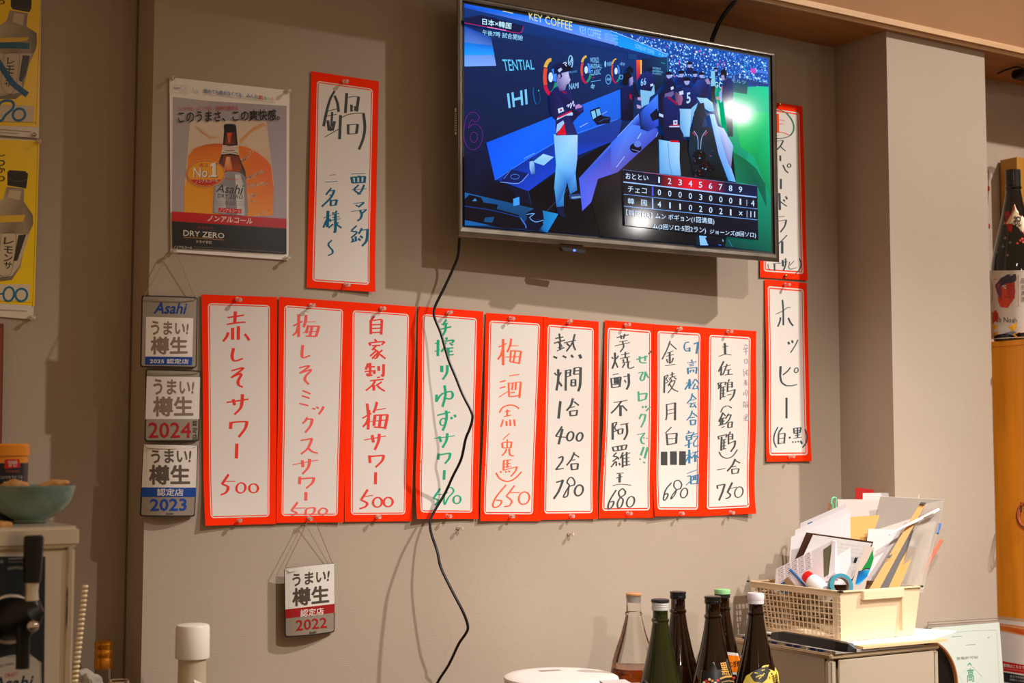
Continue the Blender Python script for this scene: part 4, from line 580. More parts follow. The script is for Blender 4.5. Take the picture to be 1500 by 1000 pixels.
AT(P1, '飲めても飲めなくても、みんな', '282,112 508,138 508,158 282,132', (50, 90, 160), .012); AT(P1, '飲', '512,140 530,142 530,160 512,158', (206, 50, 40), .02); AT(P1, 'み', '532,145 546,146 546,162 532,160', (60, 130, 170), .01); AT(P1, 'ト', '550,148 558,149 558,162 550,161', (180, 160, 120), .0); AT(P1, 'モ。', '562,150 582,152 582,164 562,162', (236, 130, 50), .02)
AL(P1, '285,136 400,150 580,172', .35, (120, 112, 108)); AT(P1, 'ASAHI', '154,106 182,108 182,116 154,114', (50, 60, 130), .02, .3); AL(P1, '153,98 186,101 186,129 153,126 153,98', .3, (190, 180, 170)); AL(P1, '188,101 218,104 218,134 188,130 188,101', .3, (170, 160, 152)); AL(P1, '203,110 196,125 212,128 203,110', .35, (150, 142, 136)); AL(P1, '235,110 242,132', .6, (170, 164, 160)); AL(P1, '250,118 262,135', .6, (170, 164, 160)); AL(P1, '250,134 262,118', .5, (170, 164, 160))
AT(P1, 'いつでも、どこでも、気持ち高まる', '178,190 426,183 426,204 178,207', (204, 34, 34), .012); AT(P1, 'このうまさ、この爽快感。', '174,206 600,200 600,246 174,258', (28, 26, 26), .025)
tag(adopt_poster := ps.build('beer_poster', M_GLOSS), 'beer poster showing a brown bottle in front of a huge orange glass', 'poster'); art.build('printed_picture', M_GLOSS, adopt_poster)
# ------------------------------------------------------------------ yellow drink posters beyond the corner
for (q, lab, vw, kind) in ((((-95, -150), (63.5, -150), (57, 202.5), (-95, 190)), 'yellow bottle poster crossed through with blue marker strokes', V(0, 0, 4.757), 0), (((-95, 196), (57, 205.5), (49, 468), (-95, 455)), 'yellow bottle poster with a handwritten price ending in 00', V(0, 195, 3.514), 1)):
    YP = wallplane(-.1065); m = MB(); m.slab([YP.at(*p) for p in q], .0006, (226, 214, 196)); po = tag(m.build('drink_poster', M_GLOSS), lab, 'poster', 'yellow drink posters')
    m = MB(); h_ = [.0002]
    def Y_(st, col): h_[0] += .00004; m.poly(YP, pts(vw, st), col, h_[0])
    def YL(st, w, col): h_[0] += .00004; ribbon(m, YP.at, pts(vw, st), w, col, h_[0], 0, 4)
    def YT(t, q_, col, b=.01): h_[0] += .00004; text(m, YP.at, t, pts(vw, q_), col, h_[0], b)
    if kind == 0:
        Y_('-450,-700 297,-700 272,885 -450,855', (255, 208, 14)); YL('285,0 262,560 251,850 251,856', .5, (120, 84, 20)); YL('250,855 0,850', .5, (120, 84, 20))
        Y_('75,-40 75,45 90,65 205,85 218,60 222,-40', (44, 36, 30)); YL('80,40 150,60 215,62', .8, (90, 80, 70))
        Y_('68,70 195,92 185,185 255,230 258,300 250,340 205,440 150,660 110,690 -120,690 -120,250 0,175 45,145', [(170, 150, 120), (150, 130, 100), (150, 132, 104), (90, 80, 60), (110, 98, 76), (110, 96, 70), (160, 140, 112), (150, 132, 104), (120, 108, 84), (120, 108, 84), (160, 142, 112), (190, 172, 140), (160, 144, 118)])
        Y_('100,90 170,100 160,180 85,150', (200, 180, 150)); Y_('-20,265 200,260 185,285 -20,300', (226, 180, 50)); Y_('30,370 225,375 150,560 160,640 -120,690 -120,380', (196, 178, 148)); YL('28,375 10,600 95,640 135,385 28,375', .5, (60, 50, 40)); Y_('158,385 210,388 180,520 150,570 130,560', (70, 62, 52))
        YT('レ', '50,400 110,405 95,450 48,445', (40, 34, 28), .03); YT('モ', '42,455 105,458 95,515 38,510', (40, 34, 28), .03); YT('ン', '38,525 90,528 85,570 36,565', (40, 34, 28), .03); YT('サ', '30,572 85,575 80,605 28,602', (40, 34, 28), .03); YL('-60,660 20,655 90,660', .5, (120, 100, 80)); YT('の', '-40,-10 35,0 35,32 -40,25', (40, 34, 28), .03)
        YL('-60,318 100,315 205,322', 9, (10, 92, 110)); YL('-30,400 20,480 90,580 190,660', 8.5, (10, 82, 124)); Y_('-200,720 238,738 230,850 -200,838', (210, 192, 160)); YL('-40,830 0,720 60,700 95,720 85,760 40,800 10,840 -30,835', 3.6, (20, 104, 150)); YL(' '.join('%f,%f' % p for p in ring(132, 798, 44, 40, 16, -.6)), 3.6, (20, 104, 150)); YL('-80,895 50,905 215,918', .8, (150, 130, 108)); YL('-80,915 130,930', .7, (150, 130, 108))
    else:
        Y_('-330,20 204,40 178,888 -330,850', (255, 212, 20)); YL('195,60 180,520 168,868 168,873', .5, (110, 78, 20)); YL('168,872 0,865', .5, (110, 78, 20))
        Y_('38,200 48,190 130,195 145,210 135,285 38,268', (46, 40, 36)); YL('40,235 90,248 138,240', .8, (96, 88, 80)); Y_('35,275 125,285 122,350 168,420 172,465 130,560 105,690 60,755 -60,770 -60,360 15,340', [(150, 134, 108), (160, 142, 114), (150, 132, 106), (110, 96, 74), (130, 114, 88), (170, 152, 122), (160, 142, 114), (120, 106, 84), (120, 106, 84), (190, 172, 142), (190, 172, 142)])
        Y_('50,290 110,298 100,345 40,330', (206, 186, 152)); Y_('-10,425 130,420 120,455 -10,460', (230, 186, 60)); Y_('0,515 150,520 100,680 60,735 -60,745 -60,515', (206, 188, 156)); YL('5,518 -5,715 55,722 82,520 5,518', .5, (60, 52, 44)); Y_('95,525 135,520 90,655 68,660', (60, 54, 46))
        for t, y in (('レ', 535), ('モ', 580), ('ン', 622), ('サ', 660)): YT(t, '%d,%d %d,%d %d,%d %d,%d' % (22, y, 72-(y-535)*.06, y+4, 68-(y-535)*.06, y+40, 18, y+36), (36, 32, 28), .03)
        YL('-20,735 45,730', .5, (120, 104, 84)); Y_('-200,778 155,778 152,860 -200,860', (222, 204, 172)); YL('-20,832 15,825', 2.6, (20, 110, 150)); YL(' '.join('%f,%f' % p for p in ring(45, 828, 27, 36, 16, .15)), 3, (20, 110, 150)); YL(' '.join('%f,%f' % p for p in ring(110, 832, 30, 32, 16, .2)), 3, (20, 110, 150)); YL('-60,905 140,915', .8, (150, 132, 110))
        for t, y in (('し', 85), ('っ', 135), ('か', 170), ('り', 215)): YT(t, '-14,%d 26,%d 26,%d -14,%d' % (y, y+4, y+36, y+32), (40, 34, 28), .02)
    m.build('printed_picture', M_GLOSS, po)
m = MB().slab([wallplane(-.09).at(*p) for p in ((-70, 472), (5.5, 474), (2.5, 655), (-70, 655))], .018, (110, 52, 22)); m.slab([wallplane(-.0895).at(*p) for p in ((-66, 478), (3.6, 480), (1, 650), (-66, 650))], .001, (136, 66, 30))
tag(m.build('wooden_board', M_SATIN), 'reddish brown wooden board under the yellow posters', 'board')
# ------------------------------------------------------------------ metal award plates on bead chains
class Plate(Sheet):
    def __init__(s, q, d, bulge, lean=0): s.bulge = bulge; s.lean = lean; Sheet.__init__(s, q, d)
    def gap(s, u, v): return s.d + s.bulge*(1-(2*u-1)**2) + s.lean*(1-u)
BLUE = (20, 62, 140); SIL = (150, 136, 120)
def plate(q, d, bulge, lean, label, draw, chain):
    s = Plate(q, d, bulge, lean); m = MB()
    s.grid(m, (44, 36, 30), -.0008, rad=.04, asp=.83, nx=12, nz=10); s.grid(m, (44, 36, 30), 0, rad=.04, asp=.83, nx=12, nz=10)
    s.grid(m, SIL, .0002, .022, .978, .018, .982, rad=.03, asp=.83, nx=12, nz=10)
    o = tag(m.build('metal_plate', M_METAL), label, 'sign', 'metal beer plates on bead chains')
    pr = MB(); h = [.0004]
    def quad(st, col, vw):
        P = [np.array(p) for p in pts(vw, st)]; h[0] += .00005; n = 10
        vs = [s.at(*(P[0]*(1-i/n)+P[1]*(i/n)), h[0]) for i in range(n+1)]+[s.at(*(P[3]*(1-i/n)+P[2]*(i/n)), h[0]) for i in range(n+1)]
        pr.add(vs, [(i, i+1, n+2+i, n+1+i) for i in range(n)], col)
    def tx(t, st, col, vw, b=.03, sh=0): h[0] += .00005; text(pr, s.at, t, pts(vw, st), col, h[0], b, sh)
    draw(quad, tx); pr.build('print', M_METAL, o)
    cm = MB()
    for line in chain:
        P = [np.array(on(x, y, dd)) for x, y, dd in line]; L = 0; nxt = 0
        for a_, b_ in zip(P[:-1], P[1:]):
            ln = np.linalg.norm(b_-a_)
            while nxt < L+ln: cm.ball(a_+(b_-a_)*((nxt-L)/ln), .00115, (180, 160, 136), n=5); nxt += .0031
            L += ln
        cm.tube(P, .00035, (150, 130, 110), n=4)
    cm.build('bead_chain', M_CHROME, o)
    return o
va, vb, vc, vd = V(195, 425, 8.333), V(195, 535, 8.333), V(195, 640, 7.143), V(400, 750, 5)
GT = (132, 112, 94)
def dr(quad, tx):
    quad('158,322 735,340 722,812 150,808', (228, 218, 206), va); quad('150,808 722,818 718,915 147,908', BLUE, va)
    tx('うまい!', '215,368 685,390 668,545 220,548', GT, va, .055); tx('樽生', '213,562 668,566 668,780 213,786', GT, va, .05); tx('2025 認定店', '205,832 678,840 676,898 203,894', (226, 216, 204), va, .025); tx('Asahi', '255,142 664,152 660,290 255,285', BLUE, va, .045, .25)
plate([(207.4, 432.2), (289.8, 435.2), (288, 538.6), (205.4, 537.6)], .004, .006, 0, 'silver metal plate with blue script and year 2025, top of the hanging stack', dr, [[(252.5, 368.5, .016), (244.8, 374, .014), (213.6, 429.6, .008), (210, 436.4, .0075), (216.6, 439.4, .0085), (243, 441, .0125), (267, 441.6, .0115), (283.8, 440, .0075), (288, 437, .0065), (283.6, 432, .008), (258.8, 371, .016), (253, 368, .016)]])
def dr(quad, tx):
    quad('166,132 818,144 806,655 150,655', (222, 212, 200), vb); tx('うまい!', '245,160 752,182 735,355 250,362', GT, vb, .055); tx('樽生', '242,376 730,378 736,622 242,626', GT, vb, .05); tx('2024', '190,693 710,695 708,886 188,886', (170, 22, 26), vb, .03)
    for t, y in (('認', 670), ('定', 755), ('店', 838)): tx(t, '728,%d 788,%d 782,%d 724,%d' % (y, y+2, y+70, y+68), (40, 34, 30), vb, .01)
plate([(213.2, 540.2), (294, 542.6), (291.4, 646), (211.6, 646.4)], .0035, .006, 0, 'silver metal plate with the year 2024 in red, middle of the hanging stack', dr, [[(216, 543.4, .0065), (219, 546.4, .0075), (233.4, 547.6, .0115), (252, 547.8, .0125), (270, 547.8, .0115), (286, 547.6, .007), (290.4, 545, .006)]])
def dr(quad, tx):
    quad('112,76 672,88 657,528 90,525', (226, 216, 204), vc); quad('90,525 657,528 652,628 82,625', (22, 70, 150), vc); tx('うまい!', '180,134 614,124 602,270 198,276', (96, 84, 72), vc, .055); tx('樽生', '166,288 596,290 598,498 166,500', (96, 84, 72), vc, .05); tx('認定店', '250,537 528,540 526,614 250,614', (228, 218, 206), vc, .02); tx('2023', '180,645 563,640 560,772 180,773', (16, 70, 160), vc, .05); tx('Asahi', '340,790 425,790 425,812 340,812', (40, 36, 34), vc, .03, .25)
plate([(209.8, 649.6), (290.4, 651.4), (285.4, 756.2), (204.6, 756)], .006, .016, 0, 'silver metal plate with a blue band and year 2023, bottom of the hanging stack', dr, [[(211.8, 652.3, .009), (216, 655.7, .012), (233, 657, .019), (251, 657.5, .0235), (270, 657, .019), (283, 656, .012), (288, 653.3, .008)]])
def dr(quad, tx):
    quad('86,412 450,374 450,670 90,712', (232, 224, 214), vd); quad('90,712 450,670 450,736 91,778', (166, 26, 30), vd); tx('うまい!', '138,452 418,416 408,508 146,546', (84, 72, 62), vd, .055); tx('樽生', '140,556 410,532 412,664 142,692', (84, 72, 62), vd, .05); tx('認定店', '200,713 372,696 372,748 200,768', (234, 224, 214), vd, .02); tx('2022', '168,790 395,768 396,846 168,870', (170, 24, 28), vd, .035); tx('Asahi', '262,872 318,866 318,886 262,892', (40, 36, 34), vd, .03, .25)
plate([(416.4, 831.6), (490.6, 823.6), (490, 925.4), (416.8, 933.2)], .006, .013, .016, 'silver metal plate with red band and year 2022, hanging alone on a chain', dr, [[(453, 758, .02), (446.4, 772, .018), (418, 830, .022), (419, 835, .023), (424, 837.6, .0265), (454, 835, .0275), (488, 829, .0075), (488, 826, .0065), (486, 823, .008), (461, 761, .02), (455, 757, .02)]])
# ------------------------------------------------------------------ push pins
PROF = [(.0001, -.002), (.0006, 0), (.0045, .0002), (.0050, .0012), (.0045, .0024), (.0026, .0036), (.0023, .0085), (.0029, .0115), (.0041, .0130), (.0045, .0150), (.0038, .0166)]
def pin_mesh(mt, name):
    o = empty(name, (0, 0, 0)); m = MB().lathe(PROF[2:], (0, 0, 0), (0, -1, 0), (245, 240, 235), n=14); a_ = m.build('head', mt); a_.parent = o
    b_ = MB().lathe([(.0004, -.006), (.0006, .002), (.0006, .004)], (0, 0, 0), (0, -1, 0), (190, 180, 170), n=8).build('needle', M_CHROME); b_.parent = o
    return o
proto = None
def put_pin(x, y, d, label, tilt=(0, 0)):
    global proto
    if proto is None: proto = o = pin_mesh(M_CLEAR, 'push_pin')
    else:
        o = proto.copy(); COL.objects.link(o)
        for ch in [c for c in bpy.data.objects if c.parent == proto]:
            c = ch.copy(); COL.objects.link(c); c.parent = o
    o.location = on(x, y, d); o.rotation_euler = (tilt[0], 0, tilt[1]); tag(o, label, 'push pin', 'clear push pins on the wall')
rp = random.Random(2)
names = ['red-inked strip beside the silver plates', 'strip whose price runs into its border', 'red-inked strip beside the green-inked one', 'green-inked strip', 'orange-inked strip priced 650', 'strip listing 400 and 780', 'strip with the green side note', 'strip with three blacked-out blocks', 'strip with the pencil note']
tops = [(347, 438), (455, 447), (558.5, 452), (656.5, 458), (747, 466), (832.5, 472), (916, 476), (993, 482.4), (1065.5, 485.5)]; bots = [(349.5, 763), (452, 759), (552.5, 756.6), (654, 755), (747.5, 756), (835, 755.4), (919, 751.5), (996, 752), (1069.5, 750)]
for i in range(9):
    put_pin(*tops[i], .006, 'clear push pin in the top edge of the '+names[i], (rp.uniform(-.15, .15), rp.uniform(-.15, .15))); put_pin(*bots[i], .006, 'clear push pin in the bottom edge of the '+names[i], (rp.uniform(-.15, .15), rp.uniform(-.15, .15)))
for x, y, d, lab in ((503, 119.5, .005, 'clear push pin at the top of the strip with the big black character'), (505, 417, .005, 'clear push pin at the foot of the strip with the big black character'), (1150, 416.5, .007, 'clear push pin at the top of the strip beside the pillar'), (1156, 668.5, .007, 'clear push pin at the foot of the strip beside the pillar'),
 (252, 114.5, .004, 'clear push pin in the top corner of the beer poster near its small brand box'), (419.5, 134, .004, 'clear push pin in the top corner of the beer poster nearer the television'), (252, 369, .004, 'clear push pin at the poster corner that carries the plate chain'), (418, 378.5, .004, 'clear push pin in the bottom poster corner beside the big-character strip'),
 (671.5, 773, .001, 'unused clear push pin in bare wall below the green-inked strip'), (833.5, 782, .001, 'unused clear push pin in bare wall below the strip listing 400 and 780'), (56, 207, -.105, 'clear push pin between the two yellow posters'), (45, 465, -.105, 'clear push pin at the foot of the lower yellow poster')):
    put_pin(x, y, d, lab, (rp.uniform(-.2, .2), rp.uniform(-.2, .2)))
for x, y, d, lab, mt in ((1140.5, 153.5, .005, 'small brass thumbtack in the strip half hidden by the television, upper one', M_BRASS), (1149.5, 404, .005, 'small brass thumbtack at the foot of the strip half hidden by the television', M_BRASS), (49.5, 197.5, -.105, 'silver thumbtack at the foot of the crossed-out yellow poster', M_CHROME)):
    o = MB().lathe([(.0012, 0), (.0034, .001), (.0046, .0035), (.0042, .0055), (.0024, .0072), (.0003, .0078)], on(x, y, d), (0, -1, 0), (190, 150, 90), n=16).build('thumbtack', mt); tag(o, lab, 'thumbtack')
# ------------------------------------------------------------------ bottles on the counter
class Rev:
    """surface of revolution about a vertical axis, for labels that follow a bottle"""
    def __init__(s, x, y, prof): s.x, s.y = x, y; s.z = [p[1] for p in prof]; s.r = [p[0] for p in prof]
    def at(s, px, py, h=0):
        d = ray(px, py); r = np.interp(ZC, s.z, s.r); p = None; rr = .05
        for _ in range(14):
            a = d[0]**2+d[1]**2; ox, oy = CAM[0]-s.x, CAM[1]-s.y; b = ox*d[0]+oy*d[1]; c = ox*ox+oy*oy-(rr+h)**2; q = b*b-a*c
            t = (-b-math.sqrt(q))/a if q > 0 else -b/a
            p = CAM+d*t; rr = .5*rr+.5*float(np.interp(p[2], s.z, s.r))
        return p
def patch(mb, at, q, col, h, n=12, m_=6):
    q = [np.array(p, float) for p in q]; vs = []
    for j in range(m_+1):
        for i in range(n+1):
            u, v = i/n, j/m_; p = (1-v)*((1-u)*q[0]+u*q[1])+v*((1-u)*q[3]+u*q[2]); vs.append(at(p[0], p[1], h))
    mb.add(vs, [(j*(n+1)+i, (j+1)*(n+1)+i, (j+1)*(n+1)+i+1, j*(n+1)+i+1) for j in range(m_) for i in range(n)], col, 0, True)
def disc(mb, at, P, col, h, k=4):
    P = [np.array(p, float) for p in P]; c = sum(P)/len(P); n = len(P); vs = [at(*c, h)]
    for j in range(1, k+1): vs += [at(*(c+(p-c)*j/k), h) for p in P]
    fs = [(0, 1+i, 1+(i+1) % n) for i in range(n)]+[(1+(j-1)*n+i, 1+j*n+i, 1+j*n+(i+1) % n, 1+(j-1)*n+(i+1) % n) for j in range(1, k) for i in range(n)]
    mb.add(vs, fs, col, 0, True)
BP = [(.0, .0165), (.012, .0165), (.014, .0155), (.036, .0158), (.039, .0186), (.043, .0186), (.046, .0166), (.072, .0205), (.118, .0300), (.152, .0385), (.186, .0468), (.215, .0520), (.235, .0535), (.385, .0535), (.393, .050), (.395, .045)]
def bottle(px, py, label, mt, cap, neckrings=True, prof=BP, s=1, base=None, extra=None):
    zt = (ZK if base is None else base)+.395*s; X, Y, Z = onz(px, py, zt); b0 = ZK if base is None else base
    e = empty('sake_bottle', (X, Y, b0), label, 'bottle', 'sake bottles on the counter' if base is None else None)
    pr = [(r*s, zt-h*s) for h, r in prof][::-1]; rev = Rev(X, Y, pr)
    m = MB().lathe([(r, z) for r, z in pr], (X, Y, 0), col=(40, 20, 10), n=40); kids = [m.build('bottle_glass', mt)]
    c = MB()
    if cap == 'black': c.lathe([(.0174, zt-.014), (.0174, zt-.003), (.0182, zt-.002), (.0182, zt+.001), (.016, zt+.002)], (X, Y, 0), col=(22, 20, 20)).lathe([(.0176, zt-.011), (.0182, zt-.0095), (.0176, zt-.008)], (X, Y, 0), col=(22, 20, 20), cap=(0, 0)); cm = M_SHINY
    if cap == 'silver': c.lathe([(.0176, zt-.02), (.0176, zt-.004)], (X, Y, 0), col=(176, 172, 166)); [c.lathe([(.0176, zt-z), (.0181, zt-z+.001), (.0176, zt-z+.002)], (X, Y, 0), col=(190, 186, 180), cap=(0, 0)) for z in (.018, .013, .009)]; c.lathe([(.0184, zt-.004), (.0192, zt-.002), (.0188, zt+.002), (.015, zt+.003)], (X, Y, 0), col=(34, 32, 40)); cm = M_SATIN
    if cap in ('green', 'white'):
        col = (150, 206, 140) if cap == 'green' else (214, 206, 208); dn = .008 if cap == 'green' else .020
        c.lathe([(.0178, zt-dn), (.0182, zt-.001), (.0176, zt+.002), (.014, zt+.0025)], (X, Y, 0), col=col); cm = M_SATIN
        if cap == 'green': c.lathe([(.0176, zt-.016), (.0178, zt-.009)], (X, Y, 0), col=(30, 30, 26), cap=(0, 0))
        else: c.lathe([(.0182, zt-.012), (.0186, zt-.011), (.0186, zt-.0005), (.0178, zt+.0028)], (X, Y, 0), col=(226, 218, 222), cap=(0, 0))
    if cap == 'cork': c.lathe([(.0162, zt-.001), (.0168, zt), (.0168, zt+.003), (.0155, zt+.004)], (X, Y, 0), col=(206, 146, 96)); c.lathe([(.0112, zt-.016), (.0125, zt-.001)], (X, Y, 0), col=(176, 166, 156)); cm = M_SATIN
    if cap == 'foil': c.lathe([(.0168*s, zt-.055*s), (.0172*s, zt-.01*s), (.0168*s, zt), (.012*s, zt+.001)], (X, Y, 0), col=(40, 36, 34)); cm = M_SHINY
    kids.append(c.build('cap', cm))
    if extra: kids += extra(rev, X, Y, zt)
    adopt(e, *kids); return e
CP = [(0, .0165), (.012, .0165), (.014, .0158), (.036, .0165), (.038, .0188), (.041, .0188), (.043, .0172), (.055, .0200), (.085, .0280), (.11, .0370), (.14, .0465), (.165, .0505), (.18, .0515), (.385, .0515), (.395, .045)]
def inner(rev, X, Y, zt):
    pr = [(max(.002, r-.0028), zt-h) for h, r in CP if h < .38][::-1]; m = MB(); m.lathe([(r, z) for r, z in pr][::-1], (X, Y, 0), col=(250, 250, 250), n=40, cap=(True, False))
    zl = onz(928, 979, ZC-.45)[2]; zl = Rev(X, Y, [(.04, 0), (.04, 3)]).at(928, 981)[2]
    lq = [(r-.0004, z) for r, z in pr if z < zl]; rt = float(np.interp(zl, [z for r, z in pr], [r for r, z in pr]))-.0004
    k1 = MB().lathe(lq+[(rt, zl)], (X, Y, 0), col=(150, 70, 14), n=40).build('liquor', mat('amber_liquor', (196, 92, 20), .05, trans=.75, ior=1.33)); return [k1]
bottle(928, 871, 'clear glass bottle with a cork stopper and amber liquor, nearest the white cooker lid', M_GLASS, 'cork', prof=CP, extra=inner)
bottle(967, 879, 'dark green sake bottle with a black-topped silver cap', M_GREEN, 'silver')
bottle(993, 867, 'brown sake bottle with a plain dark cap and no label showing', M_BROWN, 'black')
def lab_black(rev, X, Y, zt):
    m = MB(); v = V(1000, 850, 6.67); q = [v(*p) for p in ((185, 885), (300, 800), (440, 770), (470, 900), (520, 1080), (420, 1090), (300, 1090), (170, 1080))]
    disc(m, rev.at, [v(*p) for p in ((180, 880), (300, 795), (438, 765), (472, 890), (530, 1085), (420, 1095), (300, 1095), (160, 1085))], (150, 110, 50), .0005); disc(m, rev.at, q, (22, 20, 20), .0009)
    text(m, rev.at, '黒', [v(*p) for p in ((360, 805), (430, 795), (462, 925), (388, 925))], (206, 150, 70), .0016, .03); ribbon(m, rev.at, [v(*p) for p in ((365, 960), (420, 940), (480, 935))], 2.6, (200, 150, 76), .0016)
    for x, y, c in ((230, 980, (206, 40, 30)), (262, 965, (226, 206, 170)), (290, 980, (196, 150, 80)), (345, 975, (206, 40, 30)), (210, 995, (230, 214, 180)), (320, 1000, (226, 206, 170)), (250, 1000, (190, 60, 30)), (500, 950, (190, 30, 40))): disc(m, rev.at, [v(*p) for p in ring(x, y, 15, 13, 7)[:-1]], c, .0016, 1)
    ribbon(m, rev.at, [v(*p) for p in ((380, 995), (440, 980), (500, 985))], .8, (206, 160, 90), .0016); return [m.build('label', M_SATIN)]
bottle(1044, 874, 'brown sake bottle with a black and gold label', M_BROWN, 'black', extra=lab_black)
def lab_orange(rev, X, Y, zt):
    m = MB(); v = V(1000, 850, 6.67); patch(m, rev.at, [v(*p) for p in ((370, 690), (540, 710), (600, 920), (420, 915))], (226, 214, 206), .0005); patch(m, rev.at, [v(*p) for p in ((375, 722), (546, 735), (590, 895), (420, 890))], (246, 128, 20), .0010)
    text(m, rev.at, 'むぎ焼', [v(*p) for p in ((450, 790), (565, 780), (572, 838), (462, 845))], (40, 30, 26), .0018, .02); ribbon(m, rev.at, [v(*p) for p in ((470, 870), (560, 862))], .6, (190, 70, 20), .0018); return [m.build('label', M_PAPER)]
bottle(1058, 864, 'brown bottle with a pale green cap and a small orange label', M_BROWN, 'green', extra=lab_orange)
def lab_yellow(rev, X, Y, zt):
    m = MB(); v = V(1000, 850, 6.67); disc(m, rev.at, [v(*p) for p in ((590, 1000), (620, 930), (690, 890), (790, 830), (840, 822), (905, 850), (935, 900), (950, 1060), (930, 1110), (760, 1120), (610, 1090))], (222, 196, 84), .0006)
    disc(m, rev.at, [v(*p) for p in ((660, 925), (700, 880), (780, 850), (835, 840), (848, 880), (825, 960), (780, 1000), (700, 985))], (58, 56, 54), .0014, 3)
    for st_ in ('700,900 735,905', '770,880 800,870', '715,945 760,925 790,930', '745,960 800,905'): ribbon(m, rev.at, pts(v, st_), 1.6, (222, 196, 84), .0021)
    ribbon(m, rev.at, pts(v, '735,1000 740,1060'), 5, (58, 56, 54), .0021); text(m, rev.at, '麦焼', [v(*p) for p in ((870, 925), (925, 900), (940, 1000), (890, 1010))], (90, 60, 30), .0014, .02); text(m, rev.at, '酎', [v(*p) for p in ((935, 940), (948, 935), (952, 980), (940, 985))], (60, 50, 40), .0014, .01); ribbon(m, rev.at, pts(v, '850,935 855,960'), 1, (200, 90, 40), .0014); return [m.build('label', M_SATIN)]
bottle(1107, 870, 'brown bottle with a greyish white cap and a yellow label with a dark painted figure', M_BROWN, 'white', extra=lab_yellow)
# cooker with a white lid
cx, cy, cz = on(822, 991, .3); e = empty('rice_cooker', (cx, cy, ZK), 'white round cooker lid at the bottom edge, in front of the clear bottle', 'rice cooker')
bd = MB().lathe([(.1, ZK), (.113, ZK+.01), (.117, cz-.03), (.118, cz-.006)], (cx, cy, 0), col=(206, 190, 170), n=56).build('body', M_SATIN)
ld = MB().lathe([(.118, cz-.006), (.1195, cz-.003), (.118, cz+.0005), (.113, cz+.003), (.09, cz+.0045), (.04, cz+.005), (.001, cz+.005)], (cx, cy, 0), col=(236, 228, 220), n=56).build('lid', M_SATIN)
sl = MB(); sl.slab([onz(x, y, cz+.0052) for x, y in ((788, 981.4), (818, 980.2), (823, 981.4), (793, 983.6))], .0012, (150, 138, 126)); lt = MB().slab([onz(x, y, cz+.0048) for x, y in ((878, 996), (915, 994.5), (925, 1000), (885, 1001))], .001, (214, 206, 204)); adopt(e, bd, ld, sl.build('steam_slot', M_SATIN), lt.build('latch', M_SATIN))
# container with a white cap near the corner
cx, cy, cz = on(282.5, 914, .15); e = empty('squeeze_bottle', (cx, cy, ZK), 'cloudy plastic bottle with a big white cap by the wall corner', 'bottle')
zb = cz-.063
c1 = MB().lathe([(.0315, zb), (.0322, zb+.002), (.0318, cz-.006), (.030, cz-.0015), (.027, cz), (.001, cz+.0005)], (cx, cy, 0), col=(236, 226, 212), n=40).build('cap', M_SATIN); c2 = MB().lathe([(.042, ZK), (.043, ZK+.02), (.042, zb-.13), (.0265, zb-.07), (.026, zb)], (cx, cy, 0), col=(222, 206, 178), n=40).build('bottle_body', mat('cloudy_plastic', (214, 196, 164), .35, trans=.35, ior=1.2))
c3 = MB().tube([on(281, 1012, .20), on(287, 999, .205), on(292, 1003, .21), on(296, 1012, .21)], .006, (232, 220, 204), n=10).build('spout', M_SATIN); adopt(e, c1, c2, c3)
# gold capped bottle, bag and can in the recess
cx, cy, cz = on(152, 937.5, -.035); e = empty('spirit_bottle', (cx, cy, ZK), 'glass bottle with a ridged gold screw cap in the recess', 'bottle'); g = lambda t: cz-t
c1 = MB().lathe([(.0172, g(.054)), (.0176, g(.050)), (.0176, g(.036)), (.0166, g(.034)), (.0166, g(.031)), (.0176, g(.029)), (.0176, g(.021)), (.0166, g(.019)), (.0166, g(.015)), (.0176, g(.013)), (.0176, g(.006)), (.0168, g(.005)), (.0172, g(.001)), (.012, g(0))], (cx, cy, 0), col=(214, 140, 40), n=36).build('cap', mat('gold_foil', (206, 132, 40), .3, metal=.9))
c2 = MB().lathe([(.036, ZK), (.037, ZK+.01), (.037, g(.16)), (.030, g(.11)), (.0165, g(.075)), (.016, g(.054))], (cx, cy, 0), col=(180, 180, 170), n=36).build('bottle_glass', M_GLASS); adopt(e, c1, c2)
rb = random.Random(4); bm = bmesh.new(); bmesh.ops.create_icosphere(bm, subdivisions=4, radius=1); m = MB(); c0 = on(128, 1012, .09)
for v in bm.verts:
    f_ = 1+.16*math.sin(5*v.co.x+3*v.co.z)+.12*math.sin(9*v.co.y-4*v.co.x)+.08*math.sin(13*v.co.z+6*v.co.x); v.co = Vector((c0[0]+v.co.x*.032*f_, c0[1]+v.co.y*.03*f_, c0[2]+v.co.z*.036*f_))
bm.verts.index_update(); m.add([v.co for v in bm.verts], [[v.index for v in f.verts] for f in bm.faces], (220, 215, 205)); bm.free(); tag(m.build('plastic_bag', mat('bag_film', (222, 212, 196), .3, trans=.6, ior=1.1)), 'crumpled clear plastic bag between the steel dispenser and the gold-capped bottle', 'bag')
cx, cy, cz = on(174, 996, .06); e = empty('drink_can', (cx, cy, ZK), 'silver can top at the bottom edge below the wall corner', 'can'); adopt(e, MB().lathe([(.02, ZK), (.022, ZK+.01), (.022, cz-.012), (.0195, cz-.002), (.0195, cz), (.018, cz-.002), (.001, cz-.002)], (cx, cy, 0), col=(190, 184, 176), n=32).build('can_body', M_CHROME), MB().lathe([(.017, cz-.0015), (.001, cz-.001)], (cx, cy, 0), col=(190, 120, 50), n=24).build('lid', M_BRASS))
